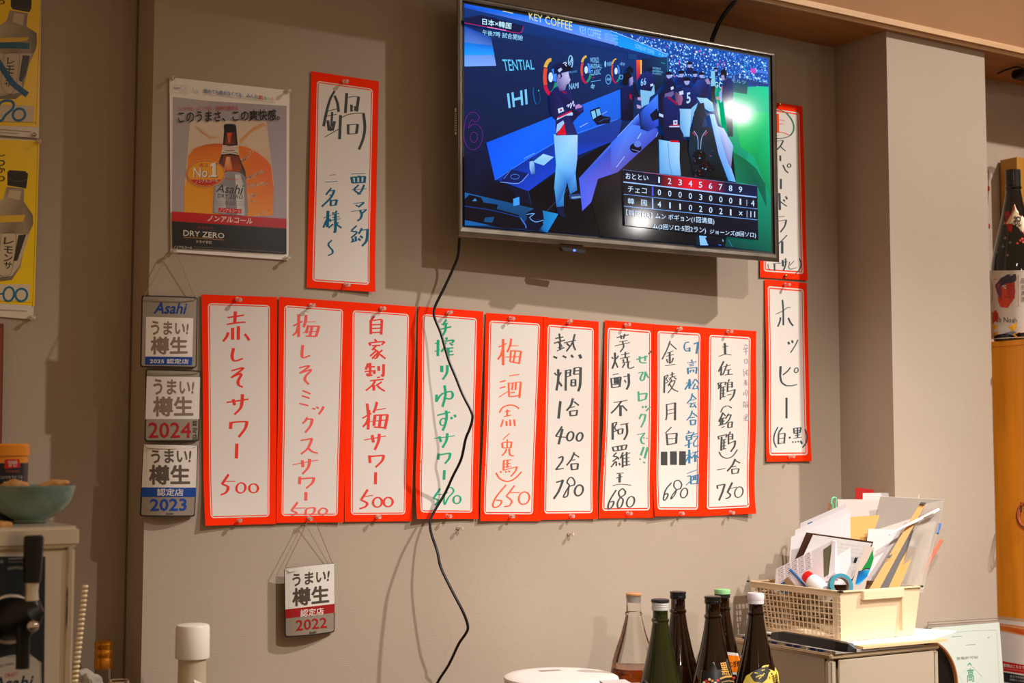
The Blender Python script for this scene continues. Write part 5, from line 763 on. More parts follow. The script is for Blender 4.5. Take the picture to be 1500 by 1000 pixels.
# ------------------------------------------------------------------ beer dispenser
DF = .62; xr = on(113.5, 800, DF)[0]; zt = on(60, 771, DF)[2]; yb = -.27
e = empty('beer_dispenser', (xr-.2, -.45, ZK), 'steel beer dispenser with a black tap handle', 'dispenser')
FP = wallplane(DF+.002); FA = FP.at
body = MB().box((xr-.42, -DF, ZK), (xr-.002, yb, zt-.03), bev=.006).build('body', M_STEEL); top = MB().box((xr-.425, -DF-.008, zt-.031), (xr+.0015, yb, zt), bev=.005).build('top', M_STEEL)
col_ = MB().lathe([(.0045, ZK+.01), (.0045, zt-.03)], (xr-.0115, -DF-.001, 0), col=(190, 180, 170), n=16).build('corner_trim', M_CHROME)
pn = MB().slab([FA(*p) for p in ((-160, 815), (66.5, 815), (64, 1080), (-160, 1080))], .002, (26, 36, 44)); v2 = V(0, 800, 5)
pnl = pn.build('front_panel', M_SATIN); t = MB(); ribbon(t, FA, pts(v2, '60,92 110,90 165,88'), 2.2, (120, 120, 110), .0004); ribbon(t, FA, pts(v2, '60,115 165,112'), 1.2, (110, 110, 100), .0004); ribbon(t, FA, pts(v2, '55,165 110,155 165,160'), 4, (110, 112, 100), .0004); disc(t, FA, [v2(*p) for p in ring(12, 112, 13, 13, 10)[:-1]], (120, 120, 112), .0004, 1)
disc(t, FA, [v2(*p) for p in ((-120, 850), (60, 800), (215, 785), (302, 850), (306, 1100), (-120, 1100))], (196, 184, 170), .0004, 1); ribbon(t, FA, pts(v2, '60,812 215,798 292,856 296,1000'), .5, (90, 80, 76), .0006); text(t, FA, 'SUPER', [v2(*p) for p in ((0, 868), (105, 848), (105, 862), (0, 885))], (110, 90, 84), .0006); text(t, FA, 'DRAFT', [v2(*p) for p in ((40, 930), (130, 918), (130, 950), (40, 962))], (196, 70, 66), .0006, .01); text(t, FA, 'Asahi', [v2(*p) for p in ((-60, 960), (248, 940), (246, 1040), (-60, 1060))], (40, 44, 66), .0006, .05, .25)
lbl = t.build('sticker', M_PAPER); q_ = lambda x, y, d=.68: on(x, y, d)
s1 = 1/930.
hd = MB().tube([q_(49.5, 784), q_(49.5, 787), q_(49, 800), q_(48, 830), q_(47, 853)], [.0115, .0142, .0142, .0130, .0118], (18, 18, 18), n=20).build('tap_handle', M_BLACK); fr = MB().tube([q_(47, 853), q_(46.6, 866), q_(46.5, 879)], [.0098, .0088, .0100], (150, 130, 110), n=20).build('ferrule', M_STEEL)
tb = MB().tube([q_(-2, 905, .63), q_(10, 906, .64), q_(22, 906, .66), q_(36, 904, .68), q_(48, 898, .69), q_(57, 892, .69)], [.026, .031, .031, .027, .020, .012], (16, 16, 17), n=20).tube([q_(47, 880), q_(47, 895)], [.011, .017], (16, 16, 17), n=16).tube([q_(36, 915, .69), q_(34, 935, .69), q_(33, 979, .69)], [.014, .0095, .0095], (14, 14, 15), n=18).build('tap_body', M_BLACK)
kn = MB().ball(q_(47.5, 917, .715), .0088, (200, 180, 160), n=14).build('knob', M_CHROME); rg = MB().lathe([(.030, 0), (.036, .002), (.036, .006), (.03, .008)], q_(14, 906, .622), (0, -1, 0), (150, 140, 128), n=32).build('tap_ring', M_STEEL)
adopt(e, body, top, col_, pnl, lbl, hd, fr, tb, kn, rg)
# bowl of snacks and seaweed tin on top of it
bx, by, bz = on(45, 769.5, .5); bz = zt; dp = .0
sc = 1/ (2119.38/ (np.dot(np.array([bx, by, bz])-CAM, _fw))); R_ = 62.5*sc; H_ = 54.5*sc
bp = [(.35, 0), (.36, .01), (.37, .09), (.46, .13), (.72, .30), (.90, .58), (.985, .86), (1.0, .985), (.985, 1.0), (.965, .98), (.93, .80), (.78, .42), (.5, .22), (.01, .18)]
tag(MB().lathe([(r*R_, z*H_) for r, z in bp], (bx, by, bz+.0005), col=(112, 136, 126), n=56, cap=(True, False)).build('bowl', mat('celadon_glaze', (112, 138, 128), .25, coat=.3, noise=(30, .08))), 'pale green ceramic bowl on top of the steel dispenser', 'bowl')
def lump(name, px, py, d, sx, sy, sz, col, label, rot=0):
    c0 = on(px, py, d); bm = bmesh.new(); bmesh.ops.create_icosphere(bm, subdivisions=3, radius=1); m = MB(); vs = []
    for v in bm.verts:
        f_ = 1+.1*math.sin(6*v.co.x+px)+.08*math.sin(8*v.co.y+2*v.co.z); x, y, z = v.co.x*sx*f_, v.co.y*sy*f_, v.co.z*sz*f_; vs.append((c0[0]+x, c0[1]+y, c0[2]+z+rot*x))
    bm.verts.index_update(); m.add(vs, [[v.index for v in f.verts] for f in bm.faces], col, 0, True); bm.free(); tag(m.build(name, M_CRUMB), label, 'snack', 'snacks in the bowl')
M_CRUMB = mat('baked_crust', (206, 150, 88), .7, noise=(60, .25), bump=(90, .4, .002))
lump('fried_snack', 21, 714, .5, .021, .018, .012, (206, 170, 110), 'rounded pale brown snack in the bowl in front of the orange tin'); lump('bread_stick', 77, 711, .5, .024, .014, .0085, (206, 150, 90), 'long toasted orange-brown snack sticking out of the bowl', .16)
lump('fried_snack', 3, 770, .6, .014, .01, .007, (206, 140, 60), 'small orange snack crumb lying beside the bowl foot')
cx, cy, cz = on(0, 769, .40); sc = (np.dot(np.array([cx, cy, zt])-CAM, _fw))/2119.38; R_ = 37*sc; z_ = lambda y: on(0, y, .40+R_)[2]
e = empty('snack_tin', (cx, cy, zt), 'round tin with an orange lid and black label behind the bowl', 'tin'); l1 = MB().lathe([(R_*1.06, z_(667)), (R_*1.06, z_(652)), (R_*1.0, z_(649.5)), (.001, z_(649.5))], (cx, cy, 0), col=(232, 140, 24), n=48).build('lid', M_SATIN)
b1 = MB().lathe([(R_, zt+.0005), (R_, z_(678))], (cx, cy, 0), col=(30, 28, 34), n=48, cap=(True, False)).lathe([(R_, z_(678)), (R_, z_(664))], (cx, cy, 0), col=(232, 140, 24), n=48, cap=(False, True)).build('tin_body', M_SATIN); rv = Rev(cx, cy, [(R_, 0), (R_, 3)]); m = MB(); v = V(0, 640, 5.554)
patch(m, rv.at, [v(*p) for p in ((42, 180), (158, 178), (165, 245), (35, 258))], (196, 24, 24), .0005); text(m, rv.at, '양반', [v(*p) for p in ((66, 190), (142, 188), (140, 240), (66, 242))], (232, 214, 204), .001, .01); text(m, rv.at, '두번구운돌김', [v(*p) for p in ((45, 270), (158, 268), (158, 286), (45, 290))], (206, 90, 50), .0006, .0); text(m, rv.at, '고소하게 두번 구운', [v(*p) for p in ((2, 315), (185, 312), (184, 338), (2, 342))], (196, 184, 176), .0006, .0); text(m, rv.at, '돌김', [v(*p) for p in ((20, 362), (178, 350), (178, 440), (20, 446))], (226, 214, 206), .0006, .02); adopt(e, l1, b1, m.build('label', M_SATIN))
m = MB(); a_, b_ = np.array(on(124.5, 859, .3)), np.array(on(100.5, 1082, .3))
b_ = a_+(b_-a_)*((a_[2]-ZK-.004)/(a_[2]-b_[2]))
for i in range(60): t_ = i/59; p = a_+(b_-a_)*t_; m.lathe([(.0050, -.0028), (.0064, 0), (.0050, .0028)], p, b_-a_, (222, 196, 150), n=10)
tag(m.build('ridged_stick', M_SATIN), 'ridged pale wooden stick standing behind the steel dispenser', 'stick')
# ------------------------------------------------------------------ drawer chest, basket and its papers
CX0, CX1, CY0, CY1 = 2.34, on(1376, 946, .405)[0], -.405, -.05; ZT = ZC-.453
e = empty('drawer_chest', ((CX0+CX1)/2, (CY0+CY1)/2, ZK), 'frosted plastic drawer chest under the paper basket', 'drawer chest')
tp = MB().box((CX0, CY0-.002, ZT-.012), (CX1, CY1, ZT), bev=.003).build('top', mat('beige_plastic', (206, 178, 142), .4, trans=.15, ior=1.2))
m = MB()
for x, y in ((CX0, CY0), (CX1-.022, CY0), (CX0, CY1-.022), (CX1-.022, CY1-.022)): m.box((x, y, ZK), (x+.022, y+.022, ZT-.012), bev=.006)
m.box((CX0+.002, CY0+.022, ZK), (CX0+.004, CY1-.022, ZT-.012)).box((CX1-.004, CY0+.022, ZK), (CX1-.002, CY1-.022, ZT-.012)).box((CX0+.022, CY1-.004, ZK), (CX1-.022, CY1-.002, ZT-.012)).box((CX0+.022, CY0, ZK), (CX1-.022, CY1, ZK+.006))
fm = m.build('frame', M_FROST); ds = []
for z0, z1 in ((ZK+.008, ZK+.12), (ZK+.124, ZT-.014)):
    d = MB(); d.box((CX0+.023, CY0-.004, z0), (CX1-.023, CY0, z1), bev=.0015).box((CX0+.026, CY0, z0), (CX0+.028, CY1-.03, z1-.02)).box((CX1-.028, CY0, z0), (CX1-.026, CY1-.03, z1-.02)).box((CX0+.026, CY0, z0), (CX1-.026, CY1-.03, z0+.002)); d = d.build('drawer', M_FROST); hd = MB().box(((CX0+CX1)/2-.05, CY0-.014, z0+.02), ((CX0+CX1)/2+.05, CY0-.003, z0+.03), bev=.003).build('handle', M_FROST, d); ds.append(d)
adopt(e, tp, fm, *ds)
rz = random.Random(9); cols = [(222, 96, 24), (90, 80, 70), (214, 200, 180), (180, 60, 50), (60, 70, 90), (230, 214, 180)]
for i, (x, y, w_, h_, c, lb) in enumerate(((.06, -.36, .10, .05, cols[1], 'dark packet inside the frosted drawer'), (.04, -.20, .07, .062, cols[0], 'orange packet inside the frosted drawer'), (.22, -.37, .11, .03, cols[2], 'cream packet inside the frosted drawer'), (.19, -.25, .12, .045, cols[3], 'red packet inside the frosted drawer'))):
    tag(MB().box((CX0+x, y, ZK+.1265), (CX0+x+w_, y+.07, ZK+.1265+h_), c, bev=.004).build('packet', M_SATIN), lb, 'packet', 'packets in the drawer')
def sheetxy(name, P, z, th, col, label, cat, mt=None, grp=None):
    m = MB(); top = [(x, y, z) for x, y in P]; n = len(P); m.add(top+[(x, y, z-th) for x, y in P], [tuple(range(n)), tuple(range(2*n-1, n-1, -1))]+[(i, n+i, n+(i+1) % n, (i+1) % n) for i in range(n)], col); return tag(m.build(name, mt or M_PAPER), label, cat, grp)
sheetxy('newspaper', [(2.35, -.412), (2.63, -.415), (2.70, -.07), (2.36, -.06)], ZT+.0065, .006, (160, 150, 140), 'folded newspaper lying on the drawer chest', 'newspaper')
m = MB(); 
for i in range(12): y = -.40+i*.026; m.box((2.3492, y, ZT+.001), (2.3500, y+.018, ZT+.006), (40, 60, 120) if i % 3 else (190, 180, 170))
m.build('printed_edge', M_PAPER, bpy.data.objects['newspaper'])
sheetxy('envelope', [(2.43, -.418), (2.70, -.424), (2.735, -.10), (2.46, -.09)], ZT+.0125, .0055, (222, 190, 146), 'cream envelopes lying on the drawer chest under the white sheet', 'envelope')
sheetxy('paper_sheet', [(2.38, -.39), (2.66, -.415), (2.82, -.345), (2.78, -.28), (2.70, -.06), (2.40, -.06)], ZT+.0165, .0035, (236, 230, 228), 'white sheets under the basket sticking out past the drawer chest', 'paper')
ZB = ZT+.0175
a_ = np.array(onz(1134, 934, ZT+.018)); b_ = np.array(onz(1255, 955, ZT+.018)); ax = b_-a_; L_n = np.linalg.norm(ax); ax = ax/L_n; sd = np.array([-ax[1], ax[0], 0]); sd = sd if sd[0] < 0 else -sd
m = MB(); vs = []
for t_, w_, h_ in ((0, .002, .006), (.02, .016, .014), (.15, .024, .02), (.85, .026, .02), (.97, .02, .018), (1, .006, .008)):
    c0 = a_+ax*L_n*t_; vs += [c0-sd*w_*0, c0+sd*w_, c0+sd*w_*.8+np.array([0, 0, h_]), c0+sd*w_*.1+np.array([0, 0, h_])]
m.add(vs, [(i*4+k, i*4+(k+1) % 4, (i+1)*4+(k+1) % 4, (i+1)*4+k) for i in range(5) for k in range(4)]+[(3, 2, 1, 0), (20, 21, 22, 23)], (22, 22, 24)); tag(m.build('pencil_case', M_BLACK), 'long black case lying in front of the latticed side of the basket', 'case')
BX0, BX1, BY0, BY1 = 2.410, 2.672, -.369, -.055; ZR = ZC-.320
e = empty('plastic_basket', ((BX0+BX1)/2, (BY0+BY1)/2, ZB), 'cream plastic basket with latticed sides full of papers', 'basket')
BCOL = (232, 206, 168); IN = .012
def bpt(side, u, z):
    t_ = (z-ZB)/(ZR-ZB); k_ = IN*(1-t_)
    x0, x1, y0, y1 = BX0+k_, BX1-k_, BY0+k_, BY1-k_; bul = .004*math.sin(math.pi*u)
    return {'l': (x0-bul, y0+(y1-y0)*u, z), 'r': (x1+bul, y0+(y1-y0)*u, z), 'f': (x0+(x1-x0)*u, y0-bul*.3, z), 'b': (x0+(x1-x0)*u, y1+bul*.3, z)}[side]
m_l = {}
for sd_ in 'lrb':
    m = MB(); nx, nz = (20, 7)
    z0, z1 = ZB+.006, ZR-.012
    for i in range(nx+1): u = .03+.94*i/nx; m.tube([bpt(sd_, u, z0+(z1-z0)*j/4) for j in range(5)], .0017, BCOL, n=4)
    for j in range(nz+1): z = z0+(z1-z0)*j/nz; m.tube([bpt(sd_, i/12, z) for i in range(13)], .0017, BCOL, n=4)
    P = [bpt(sd_, i/12, ZR-.012) for i in range(13)]; Q = [bpt(sd_, i/12, ZR) for i in range(13)]; m.add(P+Q, [(i, i+1, 14+i, 13+i) for i in range(12)], BCOL)
    P = [bpt(sd_, i/12, ZB) for i in range(13)]; Q = [bpt(sd_, i/12, ZB+.006) for i in range(13)]; m.add(P+Q, [(i, i+1, 14+i, 13+i) for i in range(12)], BCOL)
    m_l[sd_] = m.build('lattice_side', M_SATIN)
m = MB(); P = [bpt('f', i/12, ZB) for i in range(13)]; Q = [bpt('f', i/12, ZR) for i in range(13)]; m.add(P+Q+[(x, y+.002, z) for x, y, z in P+Q], [(i, i+1, 14+i, 13+i) for i in range(12)]+[(26+i, 26+13+i, 26+14+i, 27+i) for i in range(12)], BCOL)
m.add([bpt('l', 0, ZB), bpt('l', .07, ZB), bpt('l', .07, ZR), bpt('l', 0, ZR)], [(0, 1, 2, 3)], BCOL); m.box((BX0+IN, BY0+IN, ZB), (BX1-IN, BY1-IN, ZB+.002), BCOL)
fs_ = m.build('front_side', M_SATIN)
hx0, hx1 = on(1262, 880, .372)[0], on(1322, 880, .372)[0]; zh0, zh1 = on(1290, 877, .375)[2], on(1290, 863, .375)[2]
hm = MB().box((hx0, BY0-.0105, zh0), (hx1, BY0+.002, zh1), BCOL, bev=.0015).box((hx1-.002, BY0-.004, ZB+.015), (hx1, BY0+.006, zh0), BCOL).build('handle', M_SATIN)
rm = MB(); ring_ = [(BX0, BY0), (BX1, BY0), (BX1, BY1), (BX0, BY1)]
for (xa, ya), (xb, yb_) in zip(ring_, ring_[1:]+ring_[:1]): rm.box((min(xa, xb)-.005, min(ya, yb_)-.005, ZR-.0015), (max(xa, xb)+.005, max(ya, yb_)+.005, ZR+.0015), BCOL)
adopt(e, *m_l.values(), fs_, hm, rm.build('rim', M_SATIN))
# papers: each given by picture corners and depths from the wall
def sheet(name, q, th, col, label, cat, mt=None, grp=None, art=None):
    P = [on(x, y, d) for x, y, d in q]; P[2] = Plane(P[0], np.cross(np.array(P[1])-P[0], np.array(P[3])-P[0])).at(*q[2][:2]); m = MB(); m.slab(P, th, tuple(c*.9 for c in col)); o = tag(m.build(name, mt or M_PAPER), label, cat, grp)
    if art:
        n = np.cross(np.array(P[1])-P[0], np.array(P[3])-P[0]); n /= np.linalg.norm(n); n = n if np.dot(n, CAM-P[0]) > 0 else -n
        pl = Plane(P[0], n); am = MB(); art(am, pl); am.build('print', M_PAPER, o)
    return o
Zv = V(1200, 700, 6.25); Yv = V(1080, 760, 5.556); Xv = V(1050, 680, 3.124)
GP = 'papers standing in the basket'
sheet('clear_folder', [(1290, 727, .23), (1385, 731.5, .25), (1347, 868, .2), (1262, 868, .12)], .0012, (226, 214, 200), 'large cream folder standing furthest back in the basket', 'folder', None, GP)
sheet('red_file', [(1254, 713.5, .10), (1287, 718, .12), (1283, 760, .13), (1251, 760, .11)], .002, (226, 24, 24), 'bright red file tab poking up behind the papers', 'file', M_SATIN)
sheet('paper_sheet', [(1264, 722, .15), (1347, 721, .19), (1340, 800, .2), (1262, 800, .16)], .0008, (232, 222, 216), 'white sheet in front of the red file tab', 'paper', None, GP)
sheet('document_board', [(1227, 731, .16), (1346, 732, .22), (1316, 866, .25), (1236, 866, .18)], .0015, (226, 212, 202), 'big off-white card behind the kraft envelope', 'card', None, GP)
sheet('kraft_envelope', [(1244, 757, .20), (1289, 754, .22), (1268, 812, .24), (1240, 812, .22)], .001, (226, 176, 104), 'orange kraft envelope behind the fanned sheets', 'envelope', None, GP)
sheet('paper_sheet', [(1259, 760, .20), (1277, 762, .215), (1262, 830, .225), (1240, 830, .205)], .0006, (224, 216, 218), 'narrow printed sheet standing against the kraft envelope', 'paper', None, GP)
sheet('paper_sheet', [(1272, 774, .235), (1320, 776, .25), (1290, 850, .275), (1264, 850, .255)], .0006, (228, 218, 216), 'white sheet between the notebook and the clipboard', 'paper', None, GP)
def pr(am, pl):
    for y in (770, 776, 782): ribbon(am, pl.at, [(1218, y-2), (1222, y-3)], .5, (120, 130, 160), .0003)
    ribbon(am, pl.at, [(1183, 767), (1190, 764)], 1.6, (60, 100, 170), .0003); ribbon(am, pl.at, [(1220, 769), (1221, 776)], 1, (70, 80, 120), .0003)
for i, (q, lb) in enumerate(((((1172.6, 766, .10), (1239, 737, .18), (1245, 850, .22), (1168, 850, .14)), 'white form standing highest in the fan of sheets'), (((1165, 776, .11), (1243, 742, .19), (1246, 852, .23), (1160, 852, .15)), 'white form second in the fan of sheets'), (((1159, 786, .12), (1245.5, 750, .20), (1247, 856, .24), (1154, 856, .16)), 'white form lowest in front of the fan of sheets'))):
    sheet('form_sheet', q, .0008, (232, 224, 224), lb, 'paper', None, GP, pr if i == 0 else None)
sheet('notebook_cover', [(1182, 780, .19), (1279.5, 793.5, .25), (1252, 866, .28), (1146, 866, .14)], .004, (84, 52, 38), 'brown-covered notebook leaning in the basket', 'notebook')
def pr(am, pl):
    for i in range(9):
        y = 800+i*5; ribbon(am, pl.at, [(1228-i*1.6, y-4), (1270-i*2.6, y+1)], .3, (190, 182, 178), .0003)
    for i in range(6): ribbon(am, pl.at, [(1226+i*8, 793+i), (1215+i*8, 846)], .3, (196, 188, 184), .0003)
    am.poly(pl, pts(Zv, '270,720 318,725 310,775 250,770'), (176, 172, 172), .0004); am.poly(pl, pts(Zv, '325,726 355,726 338,776 312,774'), (40, 38, 38), .0004)
sheet('ledger_page', [(1191, 783, .198), (1277.5, 795.5, .256), (1248, 848, .285), (1162, 846, .17)], .001, (232, 226, 222), 'open ruled ledger page in front of the brown notebook cover', 'paper', None, None, pr)
# calculator
q = [(1137, 833, .125), (1221, 790.5, .262), (1226, 848, .312), (1134, 867, .13)]; P = [np.array(on(*p)) for p in q]
e = empty('desk_calculator', tuple((P[2]+P[3])/2), 'white desk calculator with a grey display standing in the basket', 'calculator'); n = np.cross(P[1]-P[0], P[3]-P[0]); n /= np.linalg.norm(n); n = n if np.dot(n, CAM-P[0]) > 0 else -n; pl = Plane(P[0], n); P[2] = pl.at(*q[2][:2])
b_ = MB().slab(P, .012, (236, 228, 230)).build('case', M_SATIN); m = MB().slab([pl.at(*p, .001) for p in pts(Yv, '762,205 768,430 705,475 700,248')], .002, (104, 104, 76)).build('display', M_SHINY); kids = [b_, m]; m2 = MB().slab([pl.at(*p, .004) for p in pts(Yv, '775,172 800,180 795,440 740,475 768,432 768,205')[:4]], .004, (238, 232, 234)).build('display_frame', M_SATIN); kids.append(m2); bm_ = MB(); km = MB()
for r in range(4):
    for c in range(5):
        x = 362+c*54+r*2; y = 395+r*34-c*29
        bm_.slab([pl.at(*Yv(x+a1, y+b1-a1*.5), .002) for a1, b1 in ((-20, -8), (18, -8), (18, 18), (-20, 18))], .002, (226, 218, 222)); ribbon(km, pl.at, [Yv(x-9, y+8), Yv(x+8, y-1)], .7, (110, 100, 120), .0024)
kids += [bm_.build('buttons', M_SATIN), km.build('key_marks', M_PAPER)]; adopt(e, *kids)
# glue bottle, pen, scrap, tape, leaflet
a_ = np.array(on(1179, 841, .225)); b_ = np.array(on(1215, 873, .295)); ax = b_-a_; L_n = np.linalg.norm(ax); e = empty('glue_bottle', tuple(b_), 'white glue bottle with a red cap lying in the basket', 'glue bottle')
c1 = MB().lathe([(.002, 0), (.0105, .001), (.0135, .004), (.0145, .010), (.0145, .020)], a_, ax, (226, 20, 24), n=28).build('cap', M_SATIN); c2 = MB().lathe([(.0150, .020), (.0178, .026), (.0185, .034), (.0185, L_n)], a_, ax, (236, 230, 228), n=28).build('bottle_body', M_SATIN); m = MB(); pl = Plane((a_+b_)/2+np.array([-.006, -.018, .004]), (-.5, -.8, .2)); ribbon(m, pl.at, pts(Yv, '655,530 685,510 720,515'), 1.4, (70, 110, 180), 0); ribbon(m, pl.at, pts(Yv, '740,535 760,530'), 1.2, (226, 60, 60), 0); adopt(e, c1, c2)
tag(MB().tube([on(1157.5, 834, .165), on(1168, 845, .185), on(1182, 862, .22)], [.0030, .0030, .0030], (40, 110, 180), n=10).build('ballpoint_pen', M_SATIN), 'blue ballpoint pen leaning on the calculator', 'pen')
sheet('blue_scrap', [(1141, 848.5, .135), (1147, 850, .15), (1152, 868, .16), (1134, 866, .125)], .003, (20, 116, 190), 'small bright blue packet at the rim of the basket', 'packet', M_SATIN)
sheet('cardboard_scrap', [(1148, 849, .16), (1153, 845, .168), (1172, 866, .21), (1160, 866, .18)], .006, (176, 140, 108), 'brown cardboard piece beside the blue pen', 'cardboard')
c0 = on(1231, 858, .325); n_ = (-.35, -.9, .25)
e = empty('tape_roll', tuple(c0), 'teal roll of tape half sunk in the basket', 'tape'); adopt(e, MB().lathe([(.021, -.008), (.0285, -.008), (.0285, .008), (.021, .008), (.021, -.008)], c0, n_, (20, 130, 150), n=36, cap=(0, 0)).build('tape', M_SATIN), MB().lathe([(.0185, -.007), (.021, -.007), (.021, .0075), (.0185, .0075), (.0185, -.007)], c0, n_, (120, 112, 110), n=36, cap=(0, 0)).build('core', M_SATIN))
def pr(am, pl):
    am.poly(pl, pts(Zv, '490,655 498,740 470,830 390,835 440,760'), (30, 130, 60), .0003); am.poly(pl, pts(Zv, '468,835 440,900 370,975 330,970 340,930 360,850'), [(40, 170, 210), (20, 120, 190), (90, 190, 220), (20, 120, 190), (20, 40, 70), (30, 60, 90)], .0003); ribbon(am, pl.at, pts(Zv, '385,848 430,830 465,832'), 1.2, (20, 30, 50), .0005)
sheet('colour_leaflet', [(1268, 798, .30), (1281, 802, .32), (1266, 866, .335), (1243, 866, .32)], .0008, (214, 196, 180), 'green and blue printed leaflet edge beside the ledger page', 'leaflet', None, None, pr)
sheet('paper_sheet', [(1322, 776, .262), (1338, 778, .268), (1292, 868, .305), (1276, 868, .30)], .0008, (226, 206, 192), 'cream sheet edge against the clipboard', 'paper', None, GP)
o = sheet('clipboard', [(1347, 738, .27), (1356.5, 736.5, .278), (1285, 868, .325), (1270, 868, .318)], .004, (222, 170, 104), 'tan clipboard edge slanting down into the basket', 'clipboard', M_SATIN)
m = MB().slab([on(1349, 735, .275), on(1357, 736, .283), on(1354, 739.5, .283), on(1347, 738, .275)], .003, (60, 48, 34)).slab([on(1302, 813.5, .315), on(1308, 811, .318), on(1304, 817, .318), on(1300, 817, .315)], .002, (50, 40, 30)); m.build('clip', M_SATIN, o)
sheet('grey_folder', [(1334, 776, .28), (1341, 775, .285), (1298, 868, .33), (1284, 868, .322)], .002, (110, 106, 104), 'dark grey folder edge beside the clipboard', 'folder', None, GP)
sheet('brown_envelope', [(1331, 801, .30), (1342.5, 802, .31), (1314, 868, .34), (1294, 868, .33)], .002, (216, 168, 100), 'yellow-brown envelope near the front corner of the basket', 'envelope', None, GP)
sheet('clear_sleeve', [(1340, 770, .29), (1372, 762, .305), (1348, 868, .345), (1310, 868, .335)], .0012, (226, 206, 178), 'translucent plastic sleeve in the front corner of the basket', 'sleeve', M_FILM, GP)
sheet('clear_sleeve', [(1352, 738, .26), (1384, 732, .27), (1352, 868, .31), (1320, 868, .30)], .001, (222, 200, 170), 'tall clear sleeve behind the white hanger bar', 'sleeve', M_FILM, GP)
m = MB().tube([on(1303, 783, .30), on(1320, 773, .30), on(1350, 759, .295), on(1368, 750, .29), on(1375, 746, .29)], [.002, .003, .0042, .0048, .0035], (238, 230, 222), n=12); m.tube([on(1354, 757, .302), on(1367, 750.5, .297)], [.0016, .0016], (206, 186, 160), n=6); tag(m.build('plastic_strap', M_SATIN), 'white plastic bar lying slantwise across the files', 'bar')
tag(MB().tube([on(1376.5, 767, .26), on(1372.5, 781, .265)], .0042, (40, 104, 180), n=12).build('blue_marker', M_SATIN), 'short blue marker in the clear sleeve', 'marker')
sheet('pink_file', [(1377, 789, .25), (1382, 791, .258), (1353, 840, .29), (1348, 838, .28)], .002, (216, 120, 96), 'salmon pink file edge leaning out beside the pillar', 'file', None, GP)
P = smooth([tuple(on(x, y, .10)) for x, y in ((1226, 850), (1220, 746), (1217.5, 738), (1219, 730), (1223.5, 728.5), (1225.5, 733), (1224.5, 745), (1230, 850))], 4); tag(MB().tube(P, .0022, (120, 206, 150), n=8).build('green_clip', M_SATIN), 'mint green plastic loop standing behind the papers', 'clip')
sheet('salmon_card', [(1213, 737, .085), (1217, 736, .09), (1222, 862, .09), (1214, 862, .085)], .002, (226, 150, 116), 'salmon card behind the mint green loop', 'card', M_SATIN)
# ------------------------------------------------------------------ licence, tray, cabinet and bottle at the pillar
LP = wallplane(.205); LA = LP.at; v = V(1350, 890, 9.093)
e = tag(MB().slab([LA(*p) for p in ((1359.5, 911), (1461.5, 904.6), (1474, 1060), (1354, 1070))], .003, (214, 200, 186)).build('licence_holder', M_FILM), 'framed pale green licence sheet standing against the pillar', 'certificate')
m = MB().slab([LA(*p, .0012) for p in ((1364.8, 919.4), (1463.9, 911.3), (1475, 1060), (1359, 1070))], .0004, (206, 214, 202)); m.build('licence_sheet', M_PAPER, e); m = MB()
GRN = (90, 160, 130)
text(m, LA, '営業許可証', [v(*p) for p in ((465, 655), (755, 635), (757, 672), (467, 695))], (150, 150, 140), .0016, .01); text(m, LA, '高', [v(*p) for p in ((606, 805), (694, 800), (704, 985), (604, 990))], GRN, .0016, .02); ribbon(m, LA, pts(v, '615,765 640,735 662,762'), 1.4, GRN, .0016)
for st_ in ('640,745 500,920', '640,745 810,920', '500,920 560,1000', '800,905 740,1000'): ribbon(m, LA, pts(v, st_), .25, (150, 180, 165), .0016)
ribbon(m, LA, pts(v, '180,365 600,310 1000,295'), .25, (150, 160, 150), .0016); ribbon(m, LA, pts(v, '1000,295 1040,1000'), .25, (170, 180, 168), .0016); ribbon(m, LA, pts(v, '400,385 540,375'), .6, (130, 140, 130), .0016); ribbon(m, LA, pts(v, '585,495 715,485'), .5, (120, 130, 122), .0016); ribbon(m, LA, pts(v, '880,395 905,393'), .9, (140, 145, 138), .0016); m.build('print', M_PAPER, e)
rmm = MB()
for st_ in ('1359.5,911 1461.5,904.6', '1360,914.5 1461.7,908', '1359.5,911 1354,1070'): P = pts(V(0, 0, 1), st_); rmm.tube([LA(*P[0], .001), LA(*P[1], .001)], .0007, (140, 124, 110), n=6)
rmm.build('frame', M_SATIN, e)
p = np.array(on(1383, 951, .235)); Rt = .12; tc_ = p-np.array([.64*Rt, 0, .768*Rt]); tc_[0] = max(tc_[0], CX1+Rt+.004)
tag(MB().lathe([(Rt-.012, .004), (Rt-.004, .006), (Rt, .014), (Rt, .0), (.001, 0)], tc_+np.array([0, .012, 0]), (0, -1, 0), (20, 17, 15), n=64, cap=(0, 0)).lathe([(.001, .003), (Rt-.012, .004)], tc_+np.array([0, .012, 0]), (0, -1, 0), (22, 18, 16), n=64, cap=(0, 0)).build('round_tray', M_SHINY), 'round black tray with a brown rim leaning beside the drawer chest', 'tray')
t_ = bpy.data.objects['round_tray']; rr = MB().lathe([(Rt-.0035, .008), (Rt-.002, .0155), (Rt+.0025, .0155), (Rt+.0028, .0), (Rt, 0)], tc_+np.array([0, .012, 0]), (0, -1, 0), (150, 92, 48), n=64, cap=(0, 0)); rr.build('rim', M_SATIN, t_)
XC = 3.212; ZCB = ZC+.303
e = empty('wood_cabinet', (XC+.3, -.14, 0), 'orange wood cabinet beyond the pillar', 'cabinet'); adopt(e, MB().box((XC, -.275, 0), (XC+.62, -.004, ZCB-.016)).build('side_panel', M_CABW), MB().box((XC-.003, -.28, ZCB-.016), (XC+.63, -.004, ZCB), bev=.002).build('top', M_CABW))
CP_ = Plane((XC-.0015, 0, 0), (-1, 0, 0)); CA = CP_.at
